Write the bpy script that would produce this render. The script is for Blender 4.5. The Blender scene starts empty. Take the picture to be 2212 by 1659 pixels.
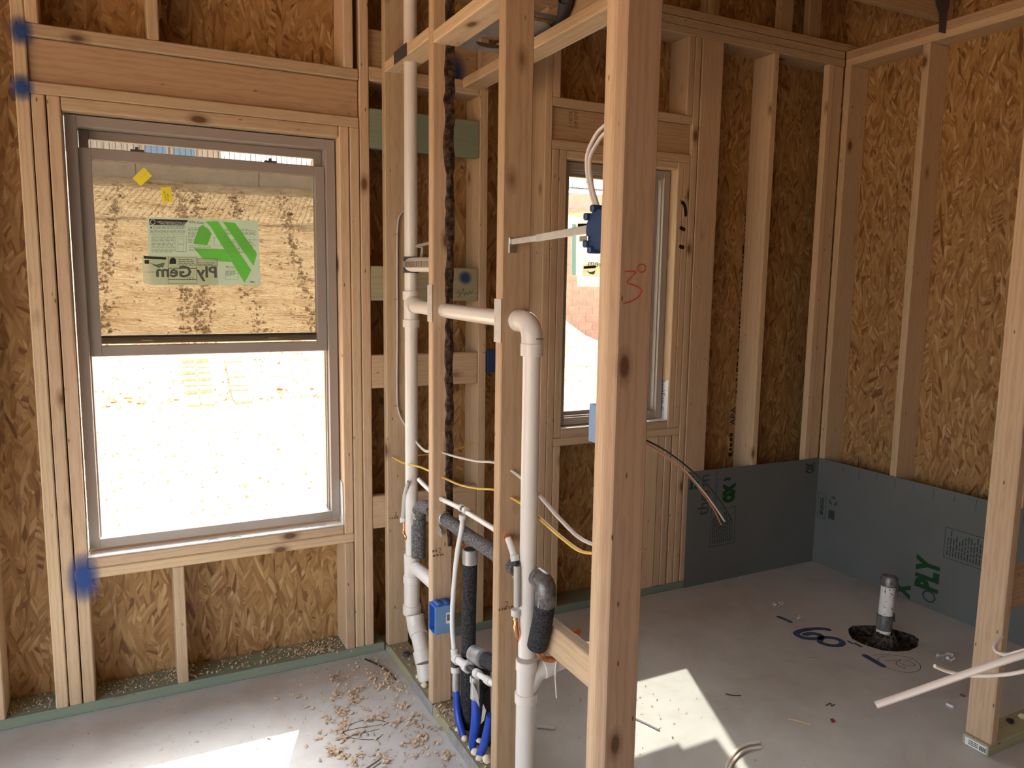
import bpy, bmesh, math, random
from mathutils import Vector, Matrix
random.seed(7)
SC = bpy.context.scene
COL = SC.collection
# ------------------------------------------------------------------ camera
W, H, F = 2212, 1659, 1658.1
YAW, PITCH, ROLL = [math.radians(a) for a in (27.125, -7.423, 0.819)]
CAM = Vector((0.193113, -2.962430, 1.539781))
_f = Vector((math.sin(YAW)*math.cos(PITCH), math.cos(YAW)*math.cos(PITCH), math.sin(PITCH)))
_r0 = Vector((math.cos(YAW), -math.sin(YAW), 0)); _u0 = _r0.cross(_f)
_r = math.cos(ROLL)*_r0 + math.sin(ROLL)*_u0
_u = -math.sin(ROLL)*_r0 + math.cos(ROLL)*_u0
cd = bpy.data.cameras.new('camera'); cam = bpy.data.objects.new('camera', cd); COL.objects.link(cam)
cam.matrix_world = Matrix(((_r.x, _u.x, -_f.x, CAM.x), (_r.y, _u.y, -_f.y, CAM.y), (_r.z, _u.z, -_f.z, CAM.z), (0, 0, 0, 1)))
cd.sensor_width = 36; cd.lens = F/W*36; cd.clip_start = .02; cd.clip_end = 300
SC.camera = cam
# ------------------------------------------------------------------ sky, sun, exposure
SUNDIR = Vector((.415, 1.0, 1.32)).normalized()       # towards the sun
wd = bpy.data.worlds.new('sky'); SC.world = wd; wd.use_nodes = True
wn = wd.node_tree.nodes; wl = wd.node_tree.links
sk = wn.new('ShaderNodeTexSky'); sk.sky_type = 'NISHITA'; sk.sun_disc = False
sk.sun_elevation = math.asin(SUNDIR.z); sk.sun_rotation = math.atan2(SUNDIR.x, SUNDIR.y)
sk.air_density = 1.0; sk.dust_density = 3.0; sk.ozone_density = .6
wn['Background'].inputs['Strength'].default_value = .32
hs = wn.new('ShaderNodeHueSaturation'); hs.inputs['Saturation'].default_value = .42
wl.new(sk.outputs[0], hs.inputs['Color']); wl.new(hs.outputs[0], wn['Background'].inputs['Color'])
sd = bpy.data.lights.new('sun', 'SUN'); sd.energy = 6.0; sd.angle = math.radians(.6); sd.color = (1, .95, .87)
so = bpy.data.objects.new('sun', sd); COL.objects.link(so)
so.rotation_euler = (-SUNDIR).to_track_quat('-Z', 'Y').to_euler(); so.location = (4, 10, 12)
vs = SC.view_settings
vs.view_transform = 'Standard'; vs.look = 'None'; vs.gamma = 1; vs.use_curve_mapping = False
vs.exposure = 2.2
# ------------------------------------------------------------------ helpers
def P(px, py, ax, v):
    """photo pixel -> the point of its ray on the plane axis ax = v"""
    d = _f + _r*((px - W/2)/F) - _u*((py - H/2)/F)
    return CAM + d*((v - CAM[ax])/d[ax])
def PT(px, py, depth):
    return CAM + (_f + _r*((px - W/2)/F) - _u*((py - H/2)/F))*depth
LOC = {}
def link(o, parent=None, loc=None):
    COL.objects.link(o)
    l = Vector(loc) if loc is not None else Vector(o.location)
    o.location = l; LOC[o.name] = l
    if parent is not None:
        o.parent = parent
        o.matrix_parent_inverse = Matrix.Translation(-LOC[parent.name])
    return o
def tag(o, label=None, cat=None, group=None, kind=None):
    if label: o['label'] = label
    if cat: o['category'] = cat
    if group: o['group'] = group
    if kind: o['kind'] = kind
    return o
def thing(name, label, cat, loc, group=None, kind=None):
    return tag(link(bpy.data.objects.new(name, None), None, loc), label, cat, group, kind)
def mobj(name, verts, faces, mat, parent=None, smooth=False, center=True, loc=None):
    vs_ = [Vector(v) for v in verts]
    if loc is None:
        if center:
            lo = Vector([min(v[i] for v in vs_) for i in range(3)]); hi = Vector([max(v[i] for v in vs_) for i in range(3)])
            loc = (lo+hi)/2
        else: loc = Vector((0, 0, 0))
    loc = Vector(loc)
    me = bpy.data.meshes.new(name); me.from_pydata([v-loc for v in vs_], [], faces)
    bm = bmesh.new(); bm.from_mesh(me); bmesh.ops.recalc_face_normals(bm, faces=bm.faces); bm.to_mesh(me); bm.free()
    if smooth:
        for p in me.polygons: p.use_smooth = True
    if mat: me.materials.append(mat)
    return link(bpy.data.objects.new(name, me), parent, loc)
def cbox_data(d, c):
    bm = bmesh.new(); bmesh.ops.create_cube(bm, size=1)
    for v in bm.verts: v.co = Vector((v.co.x*d[0], v.co.y*d[1], v.co.z*d[2]))
    if c > 0: bmesh.ops.bevel(bm, geom=list(bm.edges), offset=c, segments=1, affect='EDGES', profile=.5)
    return bm
def box(name, a, b, mat, parent=None, c=.002, rot=None):
    a = Vector(a); b = Vector(b)
    d = [abs(b[i]-a[i]) for i in range(3)]
    bm = cbox_data(d, min(c, min(d)*.4))
    me = bpy.data.meshes.new(name); bm.to_mesh(me); bm.free()
    me.materials.append(mat)
    o = link(bpy.data.objects.new(name, me), parent, (a+b)/2)
    if rot: o.rotation_euler = rot
    return o
def lumber(name, a, b, parent, mats=None, c=.0035):
    d = [abs(b[i]-a[i]) for i in range(3)]
    ax = d.index(max(d))
    return box(name, a, b, (mats or WOOD)[ax], parent, c)
def catmull(pts, n):
    p = [Vector(q) for q in pts]
    if len(p) < 3 or n <= 1: return p
    q = [p[0]*2-p[1]]+p+[p[-1]*2-p[-2]]
    out = []
    for i in range(1, len(q)-2):
        for k in range(n):
            t = k/n
            out.append(.5*((2*q[i])+(q[i+1]-q[i-1])*t+(2*q[i-1]-5*q[i]+4*q[i+1]-q[i+2])*t*t+(3*q[i]-q[i-1]-3*q[i+1]+q[i+2])*t**3))
    out.append(p[-1]); return out
def sweep(pts, r, n=12, sub=6, flat=None, cap=True, V=None, Fc=None):
    """tube along pts; r number or list; flat=(a,b) elliptical section"""
    P_ = catmull(pts, sub)
    if isinstance(r, (list, tuple)):
        rr = []
        for i in range(len(P_)):
            t = i/(len(P_)-1)*(len(r)-1); k = min(int(t), len(r)-2); rr.append(r[k]+(r[k+1]-r[k])*(t-k))
    else: rr = [r]*len(P_)
    V = V if V is not None else []; Fc = Fc if Fc is not None else []
    base = len(V); T = []
    for i in range(len(P_)):
        a = P_[max(i-1, 0)]; b = P_[min(i+1, len(P_)-1)]; T.append((b-a).normalized())
    ref = Vector((0, 0, 1)) if abs(T[0].z) < .9 else Vector((1, 0, 0))
    n1 = T[0].cross(ref).normalized()
    for i, p in enumerate(P_):
        n1 = (n1-T[i]*n1.dot(T[i])).normalized(); n2 = T[i].cross(n1)
        for k in range(n):
            a = 2*math.pi*k/n
            sx, sy = flat if flat else (1, 1)
            V.append(p+n1*(math.cos(a)*rr[i]*sx)+n2*(math.sin(a)*rr[i]*sy))
    m = len(P_)
    for i in range(m-1):
        for k in range(n):
            k2 = (k+1) % n
            Fc.append((base+i*n+k, base+i*n+k2, base+(i+1)*n+k2, base+(i+1)*n+k))
    if cap:
        Fc.append(tuple(base+k for k in range(n))[::-1]); Fc.append(tuple(base+(m-1)*n+k for k in range(n)))
    return V, Fc
def smooth_ang(o, deg=40):
    me = o.data
    for p in me.polygons: p.use_smooth = True
    bm = bmesh.new(); bm.from_mesh(me); lim = math.radians(deg)
    for e in bm.edges:
        if len(e.link_faces) == 2 and e.calc_face_angle() > lim: e.smooth = False
    bm.to_mesh(me); bm.free(); return o
def tube(name, pts, r, mat, parent=None, n=14, sub=6, flat=None):
    V, Fc = sweep(pts, r, n, sub, flat)
    return smooth_ang(mobj(name, V, Fc, mat, parent))
def lathe(name, p0, axis, prof, mat, parent=None, n=20):
    """profile [(dist along axis, radius)]"""
    axis = Vector(axis).normalized(); p0 = Vector(p0)
    ref = Vector((0, 0, 1)) if abs(axis.z) < .9 else Vector((1, 0, 0))
    a1 = axis.cross(ref).normalized(); a2 = axis.cross(a1)
    V = []; Fc = []
    for d, r in prof:
        for k in range(n):
            a = 2*math.pi*k/n; V.append(p0+axis*d+a1*(math.cos(a)*r)+a2*(math.sin(a)*r))
    for i in range(len(prof)-1):
        for k in range(n):
            k2 = (k+1) % n; Fc.append((i*n+k, i*n+k2, (i+1)*n+k2, (i+1)*n+k))
    Fc.append(tuple(range(n))[::-1]); Fc.append(tuple((len(prof)-1)*n+k for k in range(n)))
    return smooth_ang(mobj(name, V, Fc, mat, parent))
def sleeve(name, p0, p1, r, mat, parent, n=20, lip=.0015):
    p0 = Vector(p0); p1 = Vector(p1); L = (p1-p0).length
    return lathe(name, p0, p1-p0, [(0, r-lip), (lip, r), (L-lip, r), (L, r-lip)], mat, parent, n)
def poly(name, pts, nrm, t, mat, parent=None):
    """flat outline given thickness t along nrm"""
    nrm = Vector(nrm).normalized(); a = [Vector(p) for p in pts]; n = len(a)
    V = a+[p+nrm*t for p in a]
    Fc = [tuple(range(n)), tuple(range(2*n-1, n-1, -1))]+[(i, (i+1) % n, n+(i+1) % n, n+i) for i in range(n)]
    return mobj(name, V, Fc, mat, parent)
def stroke(name, pts, w, nrm, mat, parent, t=.0008, sub=6, wob=0):
    """painted or drawn line: flat ribbon lying on a surface"""
    nrm = Vector(nrm).normalized(); p = catmull(pts, sub); V = []; Fc = []
    for i, q in enumerate(p):
        T = (p[min(i+1, len(p)-1)]-p[max(i-1, 0)]).normalized(); s = nrm.cross(T).normalized()
        ww = w*(1+wob*random.uniform(-1, 1)); e = .55 if i in (0, len(p)-1) else 1
        V += [q-s*(ww/2*e)+nrm*t, q+s*(ww/2*e)+nrm*t]
    for i in range(len(p)-1): Fc.append((2*i, 2*i+1, 2*i+3, 2*i+2))
    return mobj(name, V, Fc, mat, parent)
def lettering(name, s, size, org, right, up, mat, parent, off=.0008, align='LEFT', sx=1, bold=0):
    cu = bpy.data.curves.new(name, 'FONT'); cu.offset = bold; cu.body = s; cu.size = size; cu.align_x = align; cu.resolution_u = 2
    to = bpy.data.objects.new(name+'_tmp', cu); COL.objects.link(to)
    dg = bpy.context.evaluated_depsgraph_get(); me0 = bpy.data.meshes.new_from_object(to.evaluated_get(dg))
    right = Vector(right).normalized(); up = Vector(up).normalized(); nr = right.cross(up).normalized()
    if nr.dot(CAM-Vector(org)) < 0: nr = -nr
    V = [Vector(org)+right*(v.co.x*sx)+up*v.co.y+nr*off for v in me0.vertices]
    Fc = [tuple(p.vertices) for p in me0.polygons]
    bpy.data.objects.remove(to); bpy.data.curves.remove(cu); bpy.data.meshes.remove(me0)
    return mobj(name, V, Fc, mat, parent)
def dashes(par, c0, along, up, length, h, nrm, mat):
    """print too small to read: a row of short dashes"""
    c0 = Vector(c0); along = Vector(along); up = Vector(up); nrm = Vector(nrm); V = []; Fc = []; u = 0
    while u < length:
        s = random.uniform(.4, 1.1)*h; b = len(V); hh = h*random.uniform(.7, 1)
        for a, v in ((u, 0), (u+s, 0), (u+s, hh), (u, hh)): V.append(c0+along*a+up*v+nrm*.0006)
        Fc.append((b, b+1, b+2, b+3)); u += s+h*random.uniform(.3, .7)
    return mobj('small_print', V, Fc, mat, par)
# ------------------------------------------------------------------ materials
class NT:
    def __init__(s, name):
        s.m = bpy.data.materials.new(name); s.m.use_nodes = True
        s.t = s.m.node_tree; s.b = s.t.nodes['Principled BSDF']; s.out = s.t.nodes['Material Output']
    def n(s, typ, **k):
        x = s.t.nodes.new('ShaderNode'+typ)
        for a, v in k.items():
            if a.startswith('i_'):
                key = a[2:]; key = int(key) if key.isdigit() else key.replace('_', ' ')
                s.set(x.inputs[key], v)
            else: setattr(x, a, v)
        return x
    def set(s, sock, v):
        if isinstance(v, bpy.types.NodeSocket): s.t.links.new(v, sock)
        else: sock.default_value = v
    def math(s, op, a, b=0, c=None, clamp=False):
        x = s.n('Math', operation=op, use_clamp=clamp); s.set(x.inputs[0], a); s.set(x.inputs[1], b)
        if c is not None: s.set(x.inputs[2], c)
        return x.outputs[0]
    def ramp(s, fac, stops, interp='LINEAR'):
        x = s.n('ValToRGB'); x.color_ramp.interpolation = interp; e = x.color_ramp.elements
        while len(e) < len(stops): e.new(.5)
        for k, (p, c) in enumerate(stops): e[k].position = p; e[k].color = (*c, 1) if len(c) == 3 else c
        s.set(x.inputs[0], fac); return x.outputs[0]
    def mix(s, fac, a, b, blend='MIX'):
        x = s.n('Mix', data_type='RGBA', blend_type=blend); s.set(x.inputs[0], fac)
        for i, v in ((6, a), (7, b)):
            s.set(x.inputs[i], (*v, 1) if isinstance(v, tuple) and len(v) == 3 else v)
        return x.outputs[2]
    def obj(s, seed=True, k=31.0):
        tc = s.n('TexCoord'); v = tc.outputs['Object']
        if seed:
            oi = s.n('ObjectInfo'); r = oi.outputs['Random']; s.rnd = r
            c = s.n('CombineXYZ'); s.set(c.inputs[0], s.math('MULTIPLY', r, k)); s.set(c.inputs[1], s.math('MULTIPLY', r, k*1.7)); s.set(c.inputs[2], s.math('MULTIPLY', r, k*.6))
            a = s.n('VectorMath', operation='ADD'); s.set(a.inputs[0], v); s.set(a.inputs[1], c.outputs[0]); v = a.outputs[0]
        return v
    def noise(s, vec, scale, detail=3, rough=.55, dist=0):
        return s.n('TexNoise', i_Vector=vec, i_Scale=scale, i_Detail=detail, i_Roughness=rough, i_Distortion=dist).outputs[0]
    def bump(s, h, strength=.3, dist=.002):
        b = s.n('Bump', i_Strength=strength, i_Distance=dist, i_Height=h); s.set(s.b.inputs['Normal'], b.outputs[0])
    def col(s, c, rough=.6, spec=.3, metal=0):
        s.set(s.b.inputs['Base Color'], (*c, 1) if isinstance(c, tuple) and len(c) == 3 else c)
        s.set(s.b.inputs['Roughness'], rough); s.set(s.b.inputs['Metallic'], metal)
        s.b.inputs['Specular IOR Level'].default_value = spec
        return s.m
def plain(name, c, rough=.5, spec=.4, metal=0, var=.12, scale=12, bump=0):
    t = NT(name); v = t.obj(); n = t.noise(v, scale, 4)
    lo = tuple(x*(1-var) for x in c); hi = tuple(min(1, x*(1+var)) for x in c)
    if bump: t.bump(t.noise(v, scale*6, 3), bump, .001)
    return t.col(t.ramp(n, [(.3, lo), (.7, hi)]), rough, spec, metal)
def wood_mat(name, ax, light, dark, knot=(.16, .08, .04), stain=None):
    t = NT(name); v = t.obj()
    sc = [1, 1, 1]; sc[ax] = .10
    mp = t.n('Mapping', i_Vector=v, i_Scale=tuple(sc)).outputs[0]
    # growth rings around a pith lying outside the board, distorted along the grain
    off = t.n('VectorMath', operation='FRACTION', i_0=mp).outputs[0]
    loc = t.n('TexCoord').outputs['Object']
    m2 = t.n('Mapping', i_Vector=loc, i_Scale=tuple(sc)).outputs[0]
    ro = t.n('CombineXYZ')
    for i in range(3): t.set(ro.inputs[i], t.math('MULTIPLY_ADD', t.math('FRACT', t.math('MULTIPLY', t.rnd, 7.3+i*5.1)), .16, -.08))
    m3 = t.n('VectorMath', operation='ADD', i_0=m2, i_1=ro.outputs[0]).outputs[0]
    wv = t.n('TexWave', wave_type='RINGS', rings_direction='XYZ'[ax], wave_profile='SIN')
    for k, x in (('Vector', m3), ('Scale', 22.0), ('Distortion', 5.0), ('Detail', 2.0), ('Detail Scale', 5.0)): t.set(wv.inputs[k], x)
    ring = t.math('POWER', wv.outputs['Fac'], 2.2)
    sc2 = [90, 90, 90]; sc2[ax] = 3
    fine = t.noise(t.n('Mapping', i_Vector=v, i_Scale=tuple(sc2)).outputs[0], 1, 3)
    big = t.noise(t.n('Mapping', i_Vector=v, i_Scale=tuple(3*x for x in sc)).outputs[0], 1.5, 3)
    f = t.math('ADD', t.math('MULTIPLY', ring, .42), t.math('MULTIPLY_ADD', fine, .55, -.16), clamp=True)
    c = t.mix(f, light, dark)
    c = t.mix(t.math('MULTIPLY', big, .35), c, tuple(x*.72 for x in dark))
    sk_ = [6.5, 6.5, 6.5]; sk_[ax] = 3.2
    vo = t.n('TexVoronoi', feature='F1', i_Vector=t.n('Mapping', i_Vector=v, i_Scale=tuple(sk_)).outputs[0], i_Scale=1.0)
    kn = t.ramp(vo.outputs['Distance'], [(.06, (1, 1, 1)), (.10, (.4, .4, .4)), (.17, (0, 0, 0))])
    c = t.mix(kn, c, knot)
    sn = [26, 26, 26]; sn[ax] = 9
    v2 = t.n('TexVoronoi', feature='F1', i_Vector=t.n('Mapping', i_Vector=v, i_Scale=tuple(sn)).outputs[0], i_Scale=1.0)
    c = t.mix(t.ramp(v2.outputs['Distance'], [(.04, (.85, .85, .85)), (.085, (0, 0, 0))]), c, (.07, .035, .02))
    if stain: c = t.mix(t.math('MULTIPLY', t.noise(v, 4, 3), .9, clamp=True), c, stain)
    hsv = t.n('HueSaturation', i_Color=c)
    t.set(hsv.inputs['Value'], t.math('MULTIPLY_ADD', t.math('FRACT', t.math('MULTIPLY', t.rnd, 17.3)), .30, .84))
    t.set(hsv.inputs['Hue'], t.math('MULTIPLY_ADD', t.math('FRACT', t.math('MULTIPLY', t.rnd, 5.7)), .010, .495))
    t.bump(fine, .25, .0012)
    return t.col(hsv.outputs[0], .62, .25)
def wood_set(name, light, dark, **k): return [wood_mat(name+'_'+'xyz'[a], a, light, dark, **k) for a in range(3)]
WOOD = wood_set('framing_lumber', (.66, .495, .325), (.475, .315, .18))
WOOD_D = wood_set('aged_lumber', (.50, .35, .215), (.34, .205, .105))
WOOD_M = wood_set('reddish_lumber', (.57, .40, .255), (.40, .255, .145))
TREAT = wood_set('treated_lumber', (.30, .33, .22), (.19, .235, .165), stain=(.17, .225, .185))
TREAT2 = wood_set('pale_treated_lumber', (.46, .42, .27), (.30, .29, .17))
def osb_mat(name, ua, va, gain=.92):
    t = NT(name); tc = t.n('TexCoord').outputs['Object']; sp = t.n('SeparateXYZ', i_0=tc)
    oi = t.n('ObjectInfo').outputs['Random']
    u = t.math('ADD', sp.outputs[ua], t.math('MULTIPLY', oi, 13.0)); v = t.math('ADD', sp.outputs[va], t.math('MULTIPLY', oi, 7.0))
    cv = t.n('CombineXYZ', i_0=u, i_1=v).outputs[0]
    wob = t.n('TexNoise', i_Vector=cv, i_Scale=3.0, i_Detail=2.0).outputs['Color']
    wv = t.n('VectorMath', operation='SCALE', i_0=wob, i_Scale=.025).outputs[0]
    cv2 = t.n('VectorMath', operation='ADD', i_0=cv, i_1=wv).outputs[0]
    L = []; ED = []
    for ang, su, sv in ((9, 88, 12), (-19, 74, 11), (38, 84, 13), (-58, 80, 15)):
        mp = t.n('Mapping', i_Vector=t.n('Mapping', i_Vector=cv2, i_Rotation=(0, 0, math.radians(ang))).outputs[0], i_Scale=(su, sv, 1)).outputs[0]
        vo = t.n('TexVoronoi', voronoi_dimensions='2D', feature='F1', i_Vector=mp, i_Scale=1.0)
        s_ = t.n('SeparateColor', i_0=vo.outputs['Color']); L.append(s_.outputs[0]); ED.append(vo.outputs['Distance'])
    sel = t.n('SeparateColor', i_0=t.n('TexVoronoi', voronoi_dimensions='2D', i_Vector=t.n('Mapping', i_Vector=cv2, i_Scale=(52, 12, 1)).outputs[0], i_Scale=1.0).outputs['Color'])
    def pick(A):
        def mx(f, a, b): 
            x = t.n('Mix', data_type='FLOAT'); t.set(x.inputs[0], f); t.set(x.inputs[2], a); t.set(x.inputs[3], b); return x.outputs[0]
        a = mx(t.math('GREATER_THAN', sel.outputs[0], .45), A[0], A[1]); b = mx(t.math('GREATER_THAN', sel.outputs[1], .6), A[2], A[3])
        return mx(t.math('GREATER_THAN', sel.outputs[2], .62), a, b)
    val = pick(L); ed = pick(ED)
    g = gain
    c = t.ramp(val, [(0, (.16*g, .068*g, .022*g)), (.08, (.31*g, .155*g, .055*g)), (.3, (.41*g, .232*g, .088*g)), (.7, (.475*g, .285*g, .118*g)), (.92, (.56*g, .365*g, .17*g)), (1, (.66*g, .46*g, .24*g))])
    fine = t.noise(t.n('Mapping', i_Vector=cv2, i_Scale=(160, 14, 1)).outputs[0], 1, 2)
    c = t.mix(t.math('MULTIPLY_ADD', fine, .6, -.12, clamp=True), c, (.30*g, .16*g, .065*g))
    c = t.mix(t.math('MULTIPLY', t.ramp(ed, [(.45, (0, 0, 0)), (.8, (1, 1, 1))]), .55), c, (.17*g, .08*g, .03*g))
    t.bump(val, .35, .0015)
    return t.col(c, .55, .3)
OSB_XZ = osb_mat('osb_back', 0, 2); OSB_YZ = osb_mat('osb_right', 1, 2); OSB_XY = osb_mat('osb_deck', 0, 1)
def concrete_mat():
    t = NT('concrete_slab'); v = t.n('TexCoord').outputs['Object']
    a = t.noise(v, 1.3, 5, .6); b = t.noise(v, 9, 6, .65); d = t.noise(v, 60, 3)
    c = t.ramp(t.math('ADD', t.math('MULTIPLY', a, .6), t.math('MULTIPLY', b, .4)), [(.3, (.47, .48, .47)), (.5, (.57, .58, .57)), (.7, (.65, .66, .65))])
    wv = t.n('TexWave', wave_type='RINGS', rings_direction='Z')
    for k, x in (('Vector', t.n('Mapping', i_Vector=v, i_Location=(-1.9, 1.0, 0)).outputs[0]), ('Scale', .5), ('Distortion', 7.0), ('Detail', 3.0)): t.set(wv.inputs[k], x)
    c = t.mix(t.math('MULTIPLY', t.ramp(wv.outputs['Fac'], [(.9, (0, 0, 0)), (1, (1, 1, 1))]), .14), c, (.6, .58, .55))
    st = t.ramp(t.noise(v, 2.4, 4, .6, .6), [(.52, (0, 0, 0)), (.68, (1, 1, 1))])
    c = t.mix(t.math('MULTIPLY', st, .35), c, (.40, .345, .29))
    t.bump(t.math('ADD', d, b), .12, .002)
    return t.col(c, .42, .4)
M = {}
M['concrete'] = concrete_mat()
M['pvc'] = plain('white_pvc', (.74, .70, .645), .28, .5, var=.04, scale=5)
M['pex'] = plain('white_pex', (.76, .76, .73), .35, .5, var=.05)
M['pexring'] = plain('white_crimp_ring', (.66, .65, .62), .4, .5, var=.05)
M['cablew'] = plain('white_cable', (.74, .69, .64), .45, .4, var=.06)
M['cableg'] = plain('grey_cable', (.50, .48, .45), .45, .4, var=.06)
M['cabley'] = plain('yellow_cable', (.82, .55, .10), .45, .4, var=.08)
M['black'] = plain('black_plastic', (.02, .02, .022), .45, .4)
M['rubber'] = plain('grey_rubber', (.06, .06, .075), .6, .3)
M['copper'] = plain('copper', (.90, .42, .22), .22, .5, metal=1, var=.15, scale=30)
M['brass'] = plain('brass', (.85, .58, .25), .25, .5, metal=1, var=.1)
M['steel'] = plain('galvanised_steel', (.62, .62, .60), .32, .5, metal=1, var=.14, scale=40)
M['platest'] = plain('zinc_plate', (.55, .54, .51), .45, .4, metal=.25, var=.12, scale=30)
M['steelm'] = plain('dull_steel_plate', (.42, .42, .41), .5, .4, metal=.6, var=.2, scale=30)
M['steeld'] = plain('dark_steel', (.10, .095, .10), .5, .4, metal=.5, var=.2)
M['blue'] = plain('blue_box_plastic', (.03, .14, .52), .4, .45, var=.1)
M['bluelit'] = plain('lit_blue_box_plastic', (.16, .30, .52), .45, .45, var=.1)  # paler box blue: light on and through the plastic put into the colour
M['bluedk'] = plain('dark_blue_plastic', (.018, .05, .15), .4, .45, var=.1)
M['sleeve'] = plain('blue_sleeve_film', (.012, .06, .42), .3, .5, var=.25, scale=25, bump=.3)
M['foamy'] = plain('cream_foam', (.78, .69, .50), .7, .2, var=.1, scale=40, bump=.3)
def speckle(name, c, c2, scale, rough=.8):
    t = NT(name); v = t.obj(); n = t.noise(v, scale, 2, .7)
    t.bump(n, .5, .002); return t.col(t.ramp(n, [(.42, c), (.62, c2)]), rough, .3)
M['insul'] = speckle('grey_pipe_insulation', (.055, .055, .058), (.20, .195, .19), 170)
M['insulb'] = speckle('black_pipe_insulation', (.012, .012, .014), (.05, .05, .052), 170)
M['ducttape'] = plain('silver_duct_tape', (.50, .50, .49), .3, .5, metal=.55, var=.22, scale=22, bump=.4)
M['ductdark'] = plain('dark_wrinkled_tape', (.17, .165, .165), .25, .6, metal=.3, var=.5, scale=45, bump=.9)
M['frame'] = plain('clay_vinyl', (.33, .285, .25), .42, .4, var=.03)
M['framedk'] = plain('dark_clay_vinyl', (.10, .085, .075), .45, .4, var=.05)
M['thermo'] = plain('grey_fibre_sheathing', (.14, .152, .148), .7, .25, var=.08, scale=2)
M['grnink'] = plain('green_print', (.014, .06, .02), .7, .2)
M['darkink'] = plain('dark_green_print', (.04, .06, .055), .7, .2)
M['blueink'] = plain('blue_marker_paint', (.055, .085, .17), .7, .2, var=.25, scale=30)
M['redink'] = plain('red_lumber_crayon', (.50, .09, .045), .7, .2, var=.2, scale=60)
M['pencil'] = plain('pencil', (.10, .085, .075), .7, .2)
M['stamp'] = plain('brown_stamp_ink', (.20, .10, .05), .7, .2)
M['blackink'] = plain('black_ink', (.02, .02, .02), .7, .2)
M['bark'] = speckle('dark_bark', (.02, .012, .008), (.11, .065, .04), 45, .9)
M['white'] = plain('white_paper', (.8, .8, .78), .6, .3, var=.03)
M['dirtdk'] = speckle('dark_soil', (.02, .016, .013), (.10, .075, .055), 60, .95)
M['shav'] = plain('wood_shaving', (.64, .49, .34), .8, .2, var=.3, scale=3)
M['tape'] = plain('white_flashing_film', (.80, .81, .79), .25, .5, var=.05, scale=30, bump=.25)
M['tapeink'] = plain('blue_flashing_print', (.03, .06, .22), .5, .3)
M['oldpvc'] = speckle('stained_white_pvc', (.74, .72, .68), (.82, .80, .76), 30, .5)
M['red'] = plain('red_scrap', (.3, .03, .025), .5, .4)
M['foil'] = plain('clear_wrapper', (.85, .87, .87), .15, .6, metal=0, var=.3, scale=80, bump=.9)
def glass_mat(name, tint):
    t = NT(name); tr = t.n('BsdfTransparent'); tr.inputs[0].default_value = (*tint, 1)
    gl = t.n('BsdfGlossy', i_Roughness=.02); gl.inputs[0].default_value = (.9, .95, .93, 1)
    fr = t.n('Fresnel', i_IOR=1.45); mx = t.n('MixShader')
    t.set(mx.inputs[0], t.math('MULTIPLY', fr.outputs[0], .8)); t.set(mx.inputs[1], tr.outputs[0]); t.set(mx.inputs[2], gl.outputs[0])
    t.t.links.new(mx.outputs[0], t.out.inputs[0]); t.b.mute = True; return t.m
M['glass'] = glass_mat('tinted_window_glass', (.675, .67, .63))
M['glass2'] = glass_mat('clear_window_glass', (.94, .94, .90))
def film_mat(name, c, trans=.35, see=.25):
    """thin printed film: part diffuse, part translucent, part see-through"""
    t = NT(name); d = t.n('BsdfDiffuse'); d.inputs[0].default_value = (*c, 1)
    tl = t.n('BsdfTranslucent'); tl.inputs[0].default_value = (*c, 1)
    tr = t.n('BsdfTransparent'); tr.inputs[0].default_value = (*[min(1, x+.05) for x in c], 1)
    a = t.n('MixShader', i_0=trans); t.set(a.inputs[1], d.outputs[0]); t.set(a.inputs[2], tl.outputs[0])
    b = t.n('MixShader', i_0=see); t.set(b.inputs[1], a.outputs[0]); t.set(b.inputs[2], tr.outputs[0])
    t.t.links.new(b.outputs[0], t.out.inputs[0]); t.b.mute = True; return t.m
M['film'] = film_mat('label_film', (.78, .87, .78), .6, .25)
M['filmwhite'] = film_mat('white_label_film', (.86, .86, .80), .55, .12)
M['film2'] = film_mat('smaller_label_film', (.84, .85, .72), .55, .38)
M['filmgreen'] = film_mat('green_logo_film', (.46, .88, .30), .6, .45)
M['filmgrey'] = film_mat('grey_logo_film', (.16, .18, .16), .3, .06)
M['filmdark'] = film_mat('dark_label_print', (.06, .07, .065), .3, .05)
M['filmline'] = film_mat('fine_label_print', (.30, .36, .30), .4, .3)
M['filmyel'] = film_mat('yellow_label_film', (.95, .86, .16), .6, .15)
M['filmcyan'] = film_mat('cyan_label_film', (.66, .86, .90), .5, .3)
M['filmcream'] = film_mat('cream_label_film', (.88, .88, .80), .55, .12)
M['filmsee'] = film_mat('clear_label_film', (.86, .85, .74), .5, .72)
def spray_mat():
    t = NT('blue_spray_paint'); v = t.n('TexCoord').outputs['Object']
    ln = t.n('VectorMath', operation='LENGTH', i_0=v).outputs['Value']
    f = t.math('ADD', ln, t.math('MULTIPLY_ADD', t.noise(v, 30, 3), .5, -.25))
    a = t.ramp(f, [(.2, (.9, .9, .9)), (.6, (.5, .5, .5)), (.95, (0, 0, 0))])
    t.col((.022, .075, .27), .6, .2); tr = t.n('BsdfTransparent'); mx = t.n('MixShader')
    t.set(mx.inputs[0], a); t.set(mx.inputs[1], tr.outputs[0]); t.set(mx.inputs[2], t.b.outputs[0])
    t.t.links.new(mx.outputs[0], t.out.inputs[0]); return t.m
M['spray'] = spray_mat()
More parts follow.
